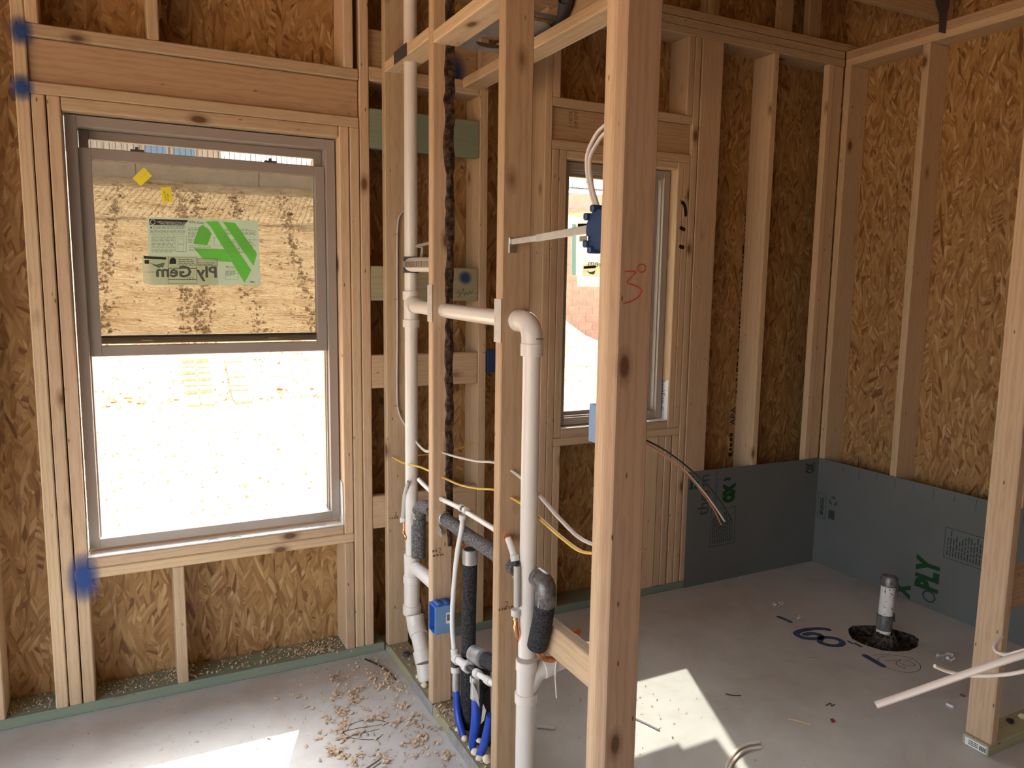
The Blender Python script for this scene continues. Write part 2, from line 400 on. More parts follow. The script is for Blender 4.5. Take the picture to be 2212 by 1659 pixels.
def spray(p, rx, rz, parent, nrm='y', name='spray_paint_mark'):
    """oval blot of paint lying on a face; unit disc scaled so the material's falloff follows it"""
    n = 24
    V = [(0, 0, 0)]+[(math.cos(2*math.pi*k/n), 0, math.sin(2*math.pi*k/n)) if nrm == 'y' else (0, math.cos(2*math.pi*k/n), math.sin(2*math.pi*k/n)) for k in range(n)]
    me = bpy.data.meshes.new(name); me.from_pydata(V, [], [(0, 1+k, 1+(k+1) % n) for k in range(n)]); me.materials.append(M['spray'])
    o = link(bpy.data.objects.new(name, me), parent, p); o.scale = (rx, 1, rz) if nrm == 'y' else (1, rx, rz)
    return o
# ================================================================== THE SETTING
XR, ZP = 3.648, 2.695            # right wall stud face, underside of the top plates
# floor slab with the broken-out hole round the drain riser
hole = [P(x, y, 2, 0) for x, y in ((1832, 1359), (1841, 1352), (1866, 1350.5), (1891, 1351), (1925, 1358), (1952, 1365), (1974, 1372), (1985, 1381), (1982, 1397), (1963, 1406), (1935, 1407.5), (1906, 1405), (1879, 1397), (1858, 1389), (1841, 1380), (1834, 1369))]
hc = sum(hole, Vector())/len(hole)
nH = len(hole)
sq = []
for p in hole:
    d = (p-hc); m = max(abs(d.x), abs(d.y)); sq.append(hc+d*(.45/m))
fx0, fx1, fy0, fy1 = -2.6, 4.0, -6.6, .155
V = [Vector(p) for p in hole]+sq; Fc = []
for i in range(nH): Fc.append((i, (i+1) % nH, nH+(i+1) % nH, nH+i))
# corners of the square are added as fans
def addq(x0, x1, y0, y1):
    b = len(V); V.extend([Vector((x0, y0, 0)), Vector((x1, y0, 0)), Vector((x1, y1, 0)), Vector((x0, y1, 0))]); Fc.append((b, b+1, b+2, b+3))
for i in range(nH):
    a, b = sq[i], sq[(i+1) % nH]
    if abs(a.x-b.x) > 1e-4 and abs(a.y-b.y) > 1e-4:
        cx = a.x if abs(abs(a.x-hc.x)-.45) < 1e-4 else b.x; cy = a.y if abs(abs(a.y-hc.y)-.45) < 1e-4 else b.y
        V.append(Vector((cx, cy, 0))); Fc.append((nH+i, nH+(i+1) % nH, len(V)-1))
X0, X1, Y0, Y1 = hc.x-.45, hc.x+.45, hc.y-.45, hc.y+.45
addq(fx0, X0, fy0, fy1); addq(X1, fx1, fy0, fy1); addq(X0, X1, fy0, Y0); addq(X0, X1, Y1, fy1)
low = [Vector((p.x, p.y, -.07)) for p in hole]; b0 = len(V); V.extend(low)
# underside
b1 = len(V); V.extend([Vector((fx0, fy0, -.12)), Vector((fx1, fy0, -.12)), Vector((fx1, fy1, -.12)), Vector((fx0, fy1, -.12)),
                       Vector((fx0, fy0, 0)), Vector((fx1, fy0, 0)), Vector((fx1, fy1, 0)), Vector((fx0, fy1, 0))])
Fc.append((b1, b1+1, b1+2, b1+3))
for i in range(4): Fc.append((b1+i, b1+(i+1) % 4, b1+4+(i+1) % 4, b1+4+i))
floor = mobj('floor', V, Fc, M['concrete'], None, loc=(0, 0, 0))
tag(floor, 'grey concrete slab floor littered with wood shavings', 'floor', kind='structure')
# soil and rubble in the bottom of the hole (part of the floor)
V = []; Fc = []; random.seed(3)
for j in range(7):
    for i in range(nH):
        t = j/6; d = low[i]-hc; r_ = 1.0*(1-t)
        V.append(Vector((hc.x+d.x*r_, hc.y+d.y*r_, -.05+random.uniform(-.012, .014)+(.02*t))))
for j in range(6):
    for i in range(nH): Fc.append((j*nH+i, j*nH+(i+1) % nH, (j+1)*nH+(i+1) % nH, (j+1)*nH+i))
mobj('soil', V, Fc, M['dirtdk'], floor)
mobj('hole_edge', list(hole)+low, [(i, (i+1) % nH, nH+(i+1) % nH, nH+i) for i in range(nH)], M['dirtdk'], floor)

# ---------------- back wall
wb = thing('wall_back', 'timber stud wall with osb sheathing and two window openings', 'wall', (1.2, .07, 0), kind='structure')
D = .14
def stud(x0, x1, z0, z1, par=None, mats=None, name='stud', y0=0, y1=D): return lumber(name, (x0, y0, z0), (x1, y1, z1), par or wb, mats)
# bottom plate (treated), plates on top
lumber('bottom_plate', (-1.3, 0, 0), (1.128, D, .038), wb, TREAT)
lumber('bottom_plate', (1.225, 0, 0), (3.645, D, .038), wb, TREAT)
lumber('top_plate', (-2.2, 0, ZP), (XR, D, ZP+.0365), wb)
lumber('top_plate', (-2.2, .0015, ZP+.038), (XR-.002, D, ZP+.0745), wb)
lumber('top_plate', (-2.2, -.002, ZP+.076), (3.79, D, ZP+.114), wb, WOOD_D)
Z0 = .038
for x in (-.253, -.66, -1.07, -1.47): stud(x, x+.038, Z0, ZP)
kingL = stud(-.066, -.028, Z0, ZP)
stud(-.0245, .0135, Z0, 2.121, name='jack_stud')
stud(.018, .056, .5305, 2.121, name='jack_stud'); stud(.018, .056, Z0, .492, name='cripple_stud')
stud(.963, 1.001, .5305, 2.121, name='jack_stud'); stud(.963, 1.001, Z0, .492, name='cripple_stud')
stud(1.004, 1.041, Z0, 2.121, name='jack_stud'); stud(1.0435, 1.081, Z0, ZP)
# window 1 header sandwich and sill
lumber('header_plate', (-.027, 0, 2.2965), (1.041, D, 2.336), wb)
lumber('header', (-.027, .014, 2.1605), (1.041, .052, 2.2955), wb, WOOD_D); lumber('header', (-.027, .06, 2.1605), (1.041, .098, 2.2955), wb, WOOD_D)
lumber('header_plate', (-.027, 0, 2.121), (1.041, D, 2.159), wb)
lumber('header_plate', (.0575, .001, 2.079), (.9615, D, 2.120), wb)
sill1 = lumber('window_sill_plate', (.0575, 0, .531), (.9615, D, .567), wb)
sill2 = lumber('window_sill_plate', (.0145, 0, .4925), (1.003, D, .530), wb)
for x in (-.0275, .321, .985): stud(x, x+.037, 2.3365, ZP, name='cripple_stud')
stud(.327, .365, Z0, .492, name='cripple_stud')
# framing between the windows
studF = stud(1.547, 1.585, Z0, ZP)
stud(1.852, 1.8885, Z0, ZP); stud(1.89, 1.926, Z0, 2.122, name='jack_stud'); stud(1.9275, 1.964, .846, 2.122, name='jack_stud')
stud(1.9275, 1.965, Z0, .807, name='cripple_stud')
hp2 = lumber('header_plate', (1.8895, 0, 2.3), (2.649, D, 2.338), wb)
hd2 = lumber('header', (1.8895, .016, 2.1615), (2.649, .054, 2.299), wb, WOOD_D); lumber('header', (1.8895, .062, 2.1615), (2.649, .10, 2.299), wb, WOOD_D)
lumber('header_plate', (1.8895, 0, 2.1225), (2.649, D, 2.1605), wb)
lumber('header_plate', (1.965, .001, 2.086), (2.573, D, 2.1215), wb)
lumber('window_sill_plate', (1.965, 0, .8455), (2.573, D, .8835), wb)
lumber('window_sill_plate', (1.928, 0, .8075), (2.649, D, .845), wb)
for x in (1.8895, 2.243, 2.611): stud(x, x+.037, 2.3385, ZP, name='cripple_stud')
stud(2.5745, 2.611, .8455, 2.122, name='jack_stud'); jR = stud(2.6125, 2.6485, .8455, 2.122, name='jack_stud'); stud(2.650, 2.687, Z0, ZP)
stud(2.434, 2.522, Z0, .807, name='cripple_stud', y1=.04); stud(2.5255, 2.563, Z0, .807, name='cripple_stud', y0=.004)
stud(2.5645, 2.603, Z0, .807, name='cripple_stud'); stud(2.611, 2.648, Z0, .807, name='cripple_stud', y0=.002)
stud(2.692, 2.822, Z0, ZP, y1=.038)
stud(3.143, 3.181, Z0, ZP)
stud(3.533, 3.571, Z0, ZP, y1=.038); stud(3.5725, 3.646, Z0, ZP, y0=.004, y1=.042)
# ladder blocking behind the partition
blkG = lumber('blocking', (1.082, .002, 2.052), (1.546, .04, 2.2), wb, TREAT)
blkP = lumber('blocking', (1.082, .002, 1.467), (1.546, .04, 1.603), wb, TREAT2)
lumber('blocking', (1.082, .002, 1.117), (1.546, .04, 1.251), wb)
lumber('blocking', (1.082, .002, .535), (1.546, .04, .672), wb)
blkU = lumber('blocking', (1.082, .03, 2.358), (1.546, .068, 2.498), wb, WOOD_D)
lumber('blocking', (1.082, .001, 2.30), (1.546, .139, 2.353), wb)
# osb sheathing panels
def osb(x0, x1, z0, z1): return box('sheathing_panel', (x0, D+.0005, z0), (x1, D+.0125, z1), OSB_XZ, wb, .0015)
for a in ((-2.3, -.55, -.1, 2.81), (-.55, .04, -.1, 2.81), (.04, .80, -.1, .545), (.80, .985, -.1, .545), (.04, .73, 2.09, 2.81), (.73, .985, 2.09, 2.81),
          (.985, 1.34, -.1, 2.81), (1.34, 1.955, -.1, 2.81), (1.955, 2.585, -.1, .862), (1.955, 2.585, 2.1, 2.81), (2.585, 2.89, -.1, 2.81), (2.89, 3.81, -.1, 2.81),
          (-2.3, -.1, 2.81, 3.75), (-.1, 1.12, 2.81, 3.75), (1.12, 2.34, 2.81, 3.75), (2.34, 2.95, 2.81, 3.75), (2.95, 3.95, 2.81, 3.75)): osb(*a)
for x in (.6, 1.2, 1.9, 2.735, 3.22, 3.42): lumber('gable_stud', (x, .05, ZP+.1145), (x+.089, .088, 3.7), wb, WOOD_D)
pl = box('truss_plate', (2.752, .046, 2.822), (2.79, .0495, 2.90), M['steel'], wb, .0005)
# ---------------- right wall
wr = thing('wall_right', 'timber stud wall with osb sheathing at the right of the bathroom', 'wall', (3.72, -1.5, 0), kind='structure')
def rstud(y0, y1, name='stud', z1=ZP): return lumber(name, (XR, y0, Z0), (XR+D, y1, z1), wr)
lumber('bottom_plate', (XR, -5.5, 0), (XR+D, -.002, .038), wr, TREAT)
lumber('top_plate', (XR, -5.5, ZP), (XR+D, -.001, ZP+.038), wr)
lumber('top_plate', (XR, -5.5, ZP+.0385), (XR+D, .001, ZP+.075), wr, WOOD_D)
for y in (-.036, -.479, -1.095, -1.9, -2.3, -2.7, -3.1, -3.5): rstud(y, y+.037)
ys = [.14, P(1961, 130, 0, XR+D).y, P(2133, 80, 0, XR+D).y, -1.55, -2.77, -4.0, -5.5]
for a, b in zip(ys, ys[1:]): box('sheathing_panel', (XR+D+.0005, b, -.1), (XR+D+.0125, a, 2.85), OSB_YZ, wr, .0015)
for a, b in zip(ys[0::2]+[-5.5], ys[2::2]+[-5.5]):
    if a > b: box('sheathing_panel', (XR+D+.0005, b, 2.85), (XR+D+.0125, a, 3.75), OSB_YZ, wr, .0015)
# ceiling joist bearing on the right wall, with its strap
jo = lumber('ceiling_joist', (-2.2, -.545, ZP+.0775), (3.70, -.507, ZP+.27), None, WOOD_D)
tag(jo, 'long timber ceiling joist resting on the right wall top plate', 'joist', kind='structure')
st = thing('hurricane_strap', 'dark metal strap tying the ceiling joist to the right wall', 'strap', (3.63, -.55, 2.72))
V = [(3.555, -.5535, 2.95), (3.655, -.5535, 2.95), (3.655, -.5535, 2.83), (3.645, -.5535, 2.80), (3.645, -.5535, 2.712), (3.598, -.5535, 2.712), (3.592, -.5535, 2.79), (3.56, -.5535, 2.83)]
poly('strap', V, (0, 1, 0), .0025, M['steeld'], st)
# ---------------- roof deck and the left wall out of frame (keep sun and sky out; the unseen side opening is added for fill light)
ce = thing('ceiling', 'osb roof deck over the framing', 'ceiling', (1, -2.5, 3.75), kind='structure')
for i, x in enumerate((-2.7, -.5, 1.7, 3.0)): box('deck_panel', (x, -6.6, 3.75), ((-.5, 1.7, 3.0, 4.6)[i], .75, 3.77), OSB_XY, ce, .001)
wl_ = thing('wall_left', 'osb sheathed stud wall left of the room with a wide unseen opening added for fill light', 'wall', (-2.4, -2, 0), kind='structure')
for y0_, y1_, z0_, z1_ in ((-.9, .15, -.1, 3.75), (-5.4, -.9, 2.4, 3.75), (-6.6, -5.4, -.1, 3.75)): box('sheathing_panel', (-2.45, y0_, z0_), (-2.43, y1_, z1_), OSB_YZ, wl_, .001)
for k in range(2): lumber('stud', (-2.428, -.04-.5*k, 0), (-2.29, -.002-.5*k, 2.7), wl_)
wf = thing('wall_front', 'osb sheathed wall behind the viewpoint', 'wall', (1, -6.6, 0), kind='structure')
for x0_, x1_, z0_ in ((-2.45, -1.9, -.1), (-1.9, -1.1, -.1), (-1.1, 1.6, -.1), (1.6, 3.82, -.1)): box('sheathing_panel', (x0_, -6.62, z0_), (x1_, -6.6, 3.75), OSB_XZ, wf, .001)
box('sheathing_panel', (XR+D+.0005, -6.6, -.1), (XR+D+.0125, -5.5, 3.75), OSB_YZ, wr, .0015)

# ---------------- partition with the plumbing
XP = 1.13; XQ = 1.219
wp = thing('wall_partition', 'open stud partition carrying drain, vent and water lines', 'wall', (1.175, -.8, 0), kind='structure')
lumber('bottom_plate', (XP, -1.66, 0), (XQ, -.001, .038), wp, TREAT2)
def pstud(y0, y1, name='stud', z1=ZP): return lumber(name, (XP, y0, Z0), (XQ, y1, z1), wp)
s0 = pstud(-.0385, -.001)
s1 = lumber('stud', (XP, -.541, Z0), (1.205, -.503, ZP), wp)
s2 = lumber('stud', (XP, -1.064, Z0), (XQ, -1.026, ZP), wp, WOOD_M)
pA = pstud(-1.5795, -1.542); pB = lumber('stud', (XP, -1.618, Z0), (XQ, -1.5805, ZP), wp, WOOD_M)
# bark along the wane edge of the second stud
V = []; Fc = []; random.seed(11); N = 70
for i in range(N+1):
    z = .62+(ZP-.62)*i/N; w0 = 1.178+random.uniform(-.006, .004)-(.006 if z > 1.9 else 0); w1 = 1.2045+random.uniform(-.003, .004)
    if z < .95: w0 += .012*(.95-z)/.33
    V += [(w0, -.5412, z), (w0+.004, -.5462, z), ((w0+w1)/2, -.5475+random.uniform(-.003, .003), z), (w1, -.5450, z), (w1+.003, -.53, z), (w1, -.508, z)]
for i in range(N):
    for k in range(5): Fc.append((i*6+k, i*6+k+1, (i+1)*6+k+1, (i+1)*6+k))
bk = mobj('bark_edge', V, Fc, M['bark'], s1); bk['label'] = 'dark bark left along the edge of the stud'
# blocking between the studs
b1 = lumber('blocking', (XP, -.502, 2.327), (XQ, -.0395, 2.365), wp)
b2 = lumber('blocking', (XP, -1.025, 2.302), (XQ, -.5425, 2.34), wp)
lumber('blocking', (XQ+.0005, -1.555, .515), (XQ+.0385, -1.03, .604), wp)
lumber('top_plate', (XP, -1.7, ZP), (XQ, -.002, ZP+.038), wp); 
# dropped frame of the chase on the right of the partition
lumber('blocking', (1.468, -1.50, 2.32), (1.556, -.001, 2.358), wp)
lumber('blocking', (1.52, -1.50, 2.3585), (1.556, -.07, 2.447), wp)
lumber('blocking', (1.2195, -1.14, 2.42), (1.5195, -1.10, 2.56), wp, WOOD_D)
lumber('blocking', (1.2195, -.80, 2.43), (1.5195, -.762, 2.56), wp, WOOD_D)
# ---------------- stub wall at the end of the tub alcove
ws = thing('wall_stub', 'short stud wall closing the tub alcove', 'wall', (3.1, -1.53, 0), kind='structure')
XS = 2.700
sp_ = lumber('bottom_plate', (XS, -1.577, 0), (XR-.003, -1.488, .038), ws, TREAT2)
ss = lumber('stud', (XS+.012, -1.577, Z0), (XS+.05, -1.489, ZP), ws)
lumber('blocking', (XS+.051, -1.53, .47), (XR-.004, -1.492, .61), ws, WOOD_D)
lumber('stud', (XR-.05, -1.577, Z0), (XR-.008, -1.489, ZP), ws)
lumber('top_plate', (XS, -1.577, ZP), (XR-.003, -1.488, ZP+.038), ws)
# rest of the framing out of frame on the right (the loose cables hang from it)
wh = thing('wall_hall', 'stud wall beside the doorway', 'wall', (1.6, -2.45, 0), kind='structure')
lumber('stud', (1.62, -2.45, 0), (1.709, -2.412, ZP), wh)

# ================================================================== WINDOWS
def window(name, label, x0, x1, z0, z1):
    w = thing(name, label, 'window', ((x0+x1)/2, .09, z0), kind='structure'); fw = .034
    for n_, a, b in (('frame_jamb', (x0, .045, z0), (x0+fw, .158, z1)), ('frame_jamb', (x1-fw, .045, z0), (x1, .158, z1)),
                     ('frame_head', (x0+fw, .045, z1-fw), (x1-fw, .158, z1)), ('frame_sill', (x0+fw, .045, z0), (x1-fw, .158, z0+fw))):
        box(n_, a, b, M['frame'], w, .0015)
    return w
w1 = window('window_1', 'clay coloured hung window with its lower sash raised', .0625, .9575, .5855, 2.0745)
def sash(par, x0, x1, z0, z1, y0, y1, st_, gl, nm):
    s = thing_part(nm, par, ((x0+x1)/2, y0, z0))
    for n_, a, b in (('stile', (x0, y0, z0), (x0+st_, y1, z1)), ('stile', (x1-st_, y0, z0), (x1, y1, z1)), ('rail', (x0+st_, y0, z0), (x1-st_, y1, z0+st_)), ('rail', (x0+st_, y0, z1-st_), (x1-st_, y1, z1))):
        box(n_, a, b, M['frame'], s, .0015)
    ym = (y0+y1)/2
    box('pane', (x0+st_-.004, ym-.002, z0+st_-.004), (x1-st_+.004, ym+.002, z1-st_+.004), gl, s, 0)
    return s
def thing_part(name, par, loc):
    return link(bpy.data.objects.new(name, None), par, loc)
sa = sash(w1, .098, .922, 1.268, 1.975, .066, .092, .037, M['glass'], 'lower_sash')
sb_ = sash(w1, .098, .922, 1.308, 2.040, .112, .136, .030, M['glass'], 'upper_sash')
# jamb tracks in the open half
for x in (.0975, .9175):
    for y in (.07, .1): box('sash_track', (x, y, .6205), (x+.005, y+.006, 1.3), M['frame'], w1, .0005)
box('meeting_rail_lip', (.13, .106, 1.329), (.89, .1115, 1.3375), M['framedk'], w1, .001)
for px in (297, 585):
    p = P(px, 335 if px < 400 else 350, 1, .07)
    box('sash_latch', (p.x-.022, .069, 1.9755), (p.x+.022, .09, 1.983), M['framedk'], w1, .001)
    box('sash_latch', (p.x-.006, .072, 1.983), (p.x+.004, .086, 1.992), M['framedk'], w1, .001)
for px in (318, 590):
    p = P(px, 725, 1, .108); box('tilt_latch', (p.x-.02, .1045, 1.318), (p.x+.02, .1058, 1.324), M['steel'], w1, .0005)
# flashing film on the sill
fl = poly('flashing_film', [(.0575, .001, .5685), (.9615, .001, .5685), (.9615, .06, .5685), (.0575, .06, .5685)], (0, 0, 1), .004, M['tape'], w1)
poly('flashing_film', [(.9605, .004, .573), (.9605, .044, .573), (.9605, .044, .745), (.9605, .012, .74)], (-1, 0, 0), .0015, M['tape'], w1)
poly('flashing_film', [(.0582, .004, .573), (.0582, .044, .573), (.0582, .044, .70), (.0582, .02, .69)], (1, 0, 0), .0015, M['tape'], w1)
lettering('lettering', 'windowseal', .020, (.80, .012, .5726), (1, 0, 0), (0, 1, .0), M['tapeink'], fl, .0004)
for x in (.47, .55): stroke('printed_mark', [Vector((x-.025, .006, .5726)), Vector((x, .024, .5726)), Vector((x+.025, .006, .5726))], .003, (0, 0, 1), M['grnink'], fl)
w2 = window('window_2', 'narrow clay coloured fixed window', 1.971, 2.566, .893, 2.081)
sc_ = sash(w2, 2.006, 2.531, .929, 2.046, .085, .118, .022, M['glass2'], 'fixed_sash')
for x0_, x1_ in ((2.510, 2.5045),): pass
for x in (2.0052, 2.5262): box('glazing_bead', (x, .06, .928), (x+.006, .0845, 2.046), M['frame'], w2, .001)
for z in (.9275, 2.0405): box('glazing_bead', (2.012, .06, z), (2.525, .0845, z+.006), M['frame'], w2, .001)
f2 = poly('flashing_film', [(1.966, .001, .885), (2.5725, .001, .885), (2.5725, .044, .885), (1.966, .044, .885)], (0, 0, 1), .004, M['tape'], w2)
f3 = poly('flashing_film', [(2.573, .003, .89), (2.573, .0445, .89), (2.573, .0445, 1.075), (2.573, .003, 1.085)], (-1, 0, 0), .0012, M['tape'], w2)
lettering('lettering', 'polyguard', .036, (2.5716, .034, 1.080), (0, 0, -1), (0, 1, 0), M['tapeink'], f3, .0005)
lettering('lettering', 'WS20', .024, (2.5716, .03, .945), (0, 0, -1), (0, 1, 0), M['tapeink'], f3, .0005)

# ================================================================== TUB SURROUND BOARDS
ta = poly('sheathing_board', [(2.718, -.0015, .001), (XR-.001, -.0015, .001), (XR-.001, -.0015, .600), (2.716, -.0015, .611)], (0, -1, 0), .0035, M['thermo'])
tag(ta, 'dark grey fibre sheathing board printed therm along the back wall', 'sheathing board')
yb = -3.2
tb = poly('sheathing_board', [(XR-.0015, -.006, .001), (XR-.0015, yb, .001), (XR-.0015, yb, .611), (XR-.0015, -.006, .601)], (-1, 0, 0), .0035, M['thermo'])
tag(tb, 'dark grey fibre sheathing board printed PLY along the right wall', 'sheathing board')
yA = -.005
def pb(x, y): return P(x, y, 1, yA)
up_ = (1, 0, 0)
# lettering reads upwards on the back board
lettering('lettering', 'therm', .105, pb(1529, 1112), (0, 0, 1), (-1, 0, 0), M['darkink'], ta, .0005, sx=.84)
lettering('lettering', 'OX', .098, pb(1584, 1083), (0, 0, 1), (-1, 0, 0), M['grnink'], ta, .0005, sx=.60, bold=.010)
lettering('lettering', '3', .055, pb(1577, 1038), (0, 0, 1), (-1, 0, 0), M['grnink'], ta, .0005, sx=.7, bold=.004)
lettering('lettering', 'Smart\nPro', .034, pb(1496, 1057), (0, 0, 1), (-1, 0, 0), M['grnink'], ta, .0005, sx=.8, bold=.002)
lettering('lettering', 'fabrication by', .030, pb(1548, 1083), (0, 0, 1), (-1, 0, 0), M['darkink'], ta, .0005)
lettering('lettering', 'OX', .085, pb(1757, 1021), (0, 0, 1), (-1, 0, 0), M['darkink'], ta, .0005, sx=.42, bold=.005)
def printblock(par, c0, ux, uz, w, h, rows, nrm):
    """small print: framed block of thin ruled lines"""
    V = []; Fc = []
    def q(u0, v0, u1, v1):
        b = len(V)
        for u, v in ((u0, v0), (u1, v0), (u1, v1), (u0, v1)): V.append(Vector(c0)+Vector(ux)*u+Vector(uz)*v+Vector(nrm)*.0006)
        Fc.append((b, b+1, b+2, b+3))
    for e in ((0, 0, w, .003), (0, h-.003, w, h), (0, 0, .003, h), (w-.003, 0, w, h)): q(*e)
    for i in range(rows):
        u = .015+(w-.03)*i/rows; l = random.uniform(.75, .97)
        v = .015
        while v < h*l-.02:
            s = random.uniform(.012, .035); q(u, v, u+.006, min(v+s, h-.012)); v += s+.006
    return mobj('small_print', V, Fc, M['darkink'], par)
random.seed(5)
printblock(ta, pb(1532, 1182), (1, 0, 0), (0, 0, 1), .17, .20, 11, (0, -1, 0))
xB = XR-.005
def pr(x, y): return P(x, y, 0, xB)
lettering('lettering', 'PLY', .155, pr(2022, 1283), (0, 0, 1), (0, 1, 0), M['grnink'], tb, .0005, sx=.62, bold=.009)
lettering('lettering', 'O', .105, pr(2020, 1309), (0, 0, 1), (0, 1, 0), M['darkink'], tb, .0005, sx=.8)
lettering('lettering', 'X', .12, pr(1962, 1290), (0, 0, 1), (0, 1, 0), M['grnink'], tb, .0005, sx=.62, bold=.009)
printblock(tb, pr(2037, 1203), (0, -1, 0), (0, 0, 1), .24, .15, 15, (-1, 0, 0))
printblock(tb, pr(1765, 1115), (0, -1, 0), (0, 0, 1), .055, .14, 4, (-1, 0, 0))
# recycling mark: three bent arrows, with a square mark beneath
rc = pr(1800, 1083)
for k in range(3):
    a0 = math.radians(90+120*k)
    pts = [rc+Vector((0, -math.cos(a0+math.radians(t))*.022, math.sin(a0+math.radians(t))*.022)) for t in (-40, 0, 40)]
    stroke('recycling_arrow', pts, .011, (-1, 0, 0), M['darkink'], tb, sub=3)
q0 = pr(1796, 1112); poly('printed_mark', [q0+Vector((0, a, b)) for a, b in ((.02, .025), (-.02, .025), (-.02, -.025), (.02, -.025))], (-1, 0, 0), .0006, M['darkink'], tb)
for i in range(11):                                             # ruler ticks along the top edge
    y = -.17-.104*i; stroke('printed_tick', [Vector((xB, y, .592)), Vector((xB, y, .592-(.05 if i % 2 else .035)))], .004, (-1, 0, 0), M['darkink'], tb, sub=1)
# ================================================================== PLUMBING
XC = 1.175
def C(x, y, v=XC): return P(x, y, 0, v)
R_ = .0243
yv1, yv2 = -.203, -1.160
dv = thing('drain_vent_pipe', 'white plastic drain and vent piping running through the stud partition', 'pipe', (XC, yv2, 0))
zt = 1.452
tube('pipe', [(XC, yv1, 1.497), (XC, yv1, 3.3)], R_, M['pvc'], dv, 24, 1)
# tee on the left riser
sleeve('pipe_tee', (XC, yv1, 1.475), (XC, yv1, 1.508), R_+.007, M['pvc'], dv)
sleeve('pipe_tee', (XC, yv1, 1.40), (XC, yv1, 1.4755), R_+.003, M['pvc'], dv)
sleeve('pipe_tee', (XC, yv1, 1.372), (XC, yv1, 1.402), R_+.007, M['pvc'], dv)
tube('pipe_tee', [(XC, yv1+.002, 1.487), (XC, yv1-.012, 1.47), (XC, yv1-.05, zt)], [R_+.001, R_+.003, R_+.006], M['pvc'], dv, 22, 5)
hz = lambda y: zt-.014*(yv1-y)
tube('pipe', [(XC, yv1-.048, hz(yv1)), (XC, -1.085, hz(-1.085))], R_, M['pvc'], dv, 24, 1)
# elbow at the right end
sleeve('pipe_elbow', (XC, -1.075, hz(-1.08)), (XC, -1.105, hz(-1.1)), R_+.006, M['pvc'], dv)
e0 = hz(-1.1)
tube('pipe_elbow', [(XC, -1.10, e0)]+[(XC, -1.115-.045*math.sin(a), e0-.045+.045*math.cos(a)) for a in [math.radians(k) for k in (0, 15, 30, 45, 60, 75, 90)]]+[(XC, yv2, e0-.062)], R_+.005, M['pvc'], dv, 24, 2)
sleeve('pipe_elbow', (XC, yv2, e0-.056), (XC, yv2, e0-.09), R_+.007, M['pvc'], dv)
dashes(dv, (XC-.004, yv2-R_-.0062, e0-.045), (1, 0, 0), (0, 0, 1), .02, .005, (0, -1, 0), M['darkink'])
tube('pipe', [(XC, yv2, e0-.085), (XC, yv2, .50)], R_, M['pvc'], dv, 24, 1)
# wye at the foot of the right riser
za = C(1137, 1424).z
sleeve('pipe_wye', (XC, yv2, za-.03), (XC, yv2, za), R_+.0065, M['pvc'], dv)
sleeve('pipe_wye', (XC, yv2, za-.1), (XC, yv2, za-.029), R_+.004, M['pvc'], dv)
sleeve('pipe_wye', (XC, yv2, za-.128), (XC, yv2, za-.098), R_+.008, M['pvc'], dv)
tube('pipe_wye', [(XC, yv2, za-.095), (XC+.03, yv2, za-.05), (XC+.058, yv2-.002, za-.034)], R_+.002, M['pvc'], dv, 22, 5)
sleeve('pipe_wye', (XC+.05, yv2, za-.037), (XC+.082, yv2, za-.033), R_+.007, M['pvc'], dv)
tube('pipe', [(XC+.075, yv2, za-.034), (XC+.19, yv2, za-.024)], R_, M['pvc'], dv, 22, 1)
sleeve('pipe_elbow', (XC+.175, yv2, za-.026), (XC+.215, yv2, za-.022), R_+.006, M['pvc'], dv)
tube('pipe', [(XC, yv2, za-.12), (XC, yv2, .002)], R_+.0035, M['pvc'], dv, 24, 1)
# left riser going down to the floor with its double fitting and offset bends
zb = C(892, 1200).z
tube('pipe', [(XC, yv1, 1.38), (XC, yv1, zb-.01)], R_, M['pvc'], dv, 24, 1)
sleeve('pipe_fitting', (XC, yv1, zb-.035), (XC, yv1, zb+.002), R_+.0065, M['pvc'], dv)
sleeve('pipe_fitting', (XC, yv1, zb-.085), (XC, yv1, zb-.034), R_+.0055, M['pvc'], dv)
sleeve('pipe_fitting', (XC, yv1, zb-.115), (XC, yv1, zb-.084), R_+.0095, M['pvc'], dv)
tube('pipe_fitting', [(XC, yv1-.01, zb-.07), (XC, yv1-.045, zb-.045), (XC, yv1-.09, zb-.035), (XC, -.495, zb-.03)], R_+.001, M['pvc'], dv, 20, 5)
zc = C(894, 1310).z
tube('pipe', [(XC, yv1, zb-.11), (XC, yv1, zc-.02)], R_+.0065, M['pvc'], dv, 24, 1)
sleeve('pipe_elbow', (XC, yv1, zc-.038), (XC, yv1, zc), R_+.0115, M['pvc'], dv)
pe = [C(896, 1328), C(899, 1352), C(905, 1372)]
tube('pipe_elbow', pe, R_+.0105, M['pvc'], dv, 24, 5)
pe2 = [C(903, 1366), C(915, 1420)]
tube('pipe', pe2, R_+.006, M['pvc'], dv, 24, 1)
sleeve('pipe_elbow', C(911, 1405), C(917, 1432), R_+.0105, M['pvc'], dv)
e_ = C(917, 1432); tube('pipe_elbow', [e_, e_+Vector((0, -.02, -.06)), (e_.x, e_.y-.026, .03)], [R_+.009, R_+.007, R_+.006], M['pvc'], dv, 22, 5)
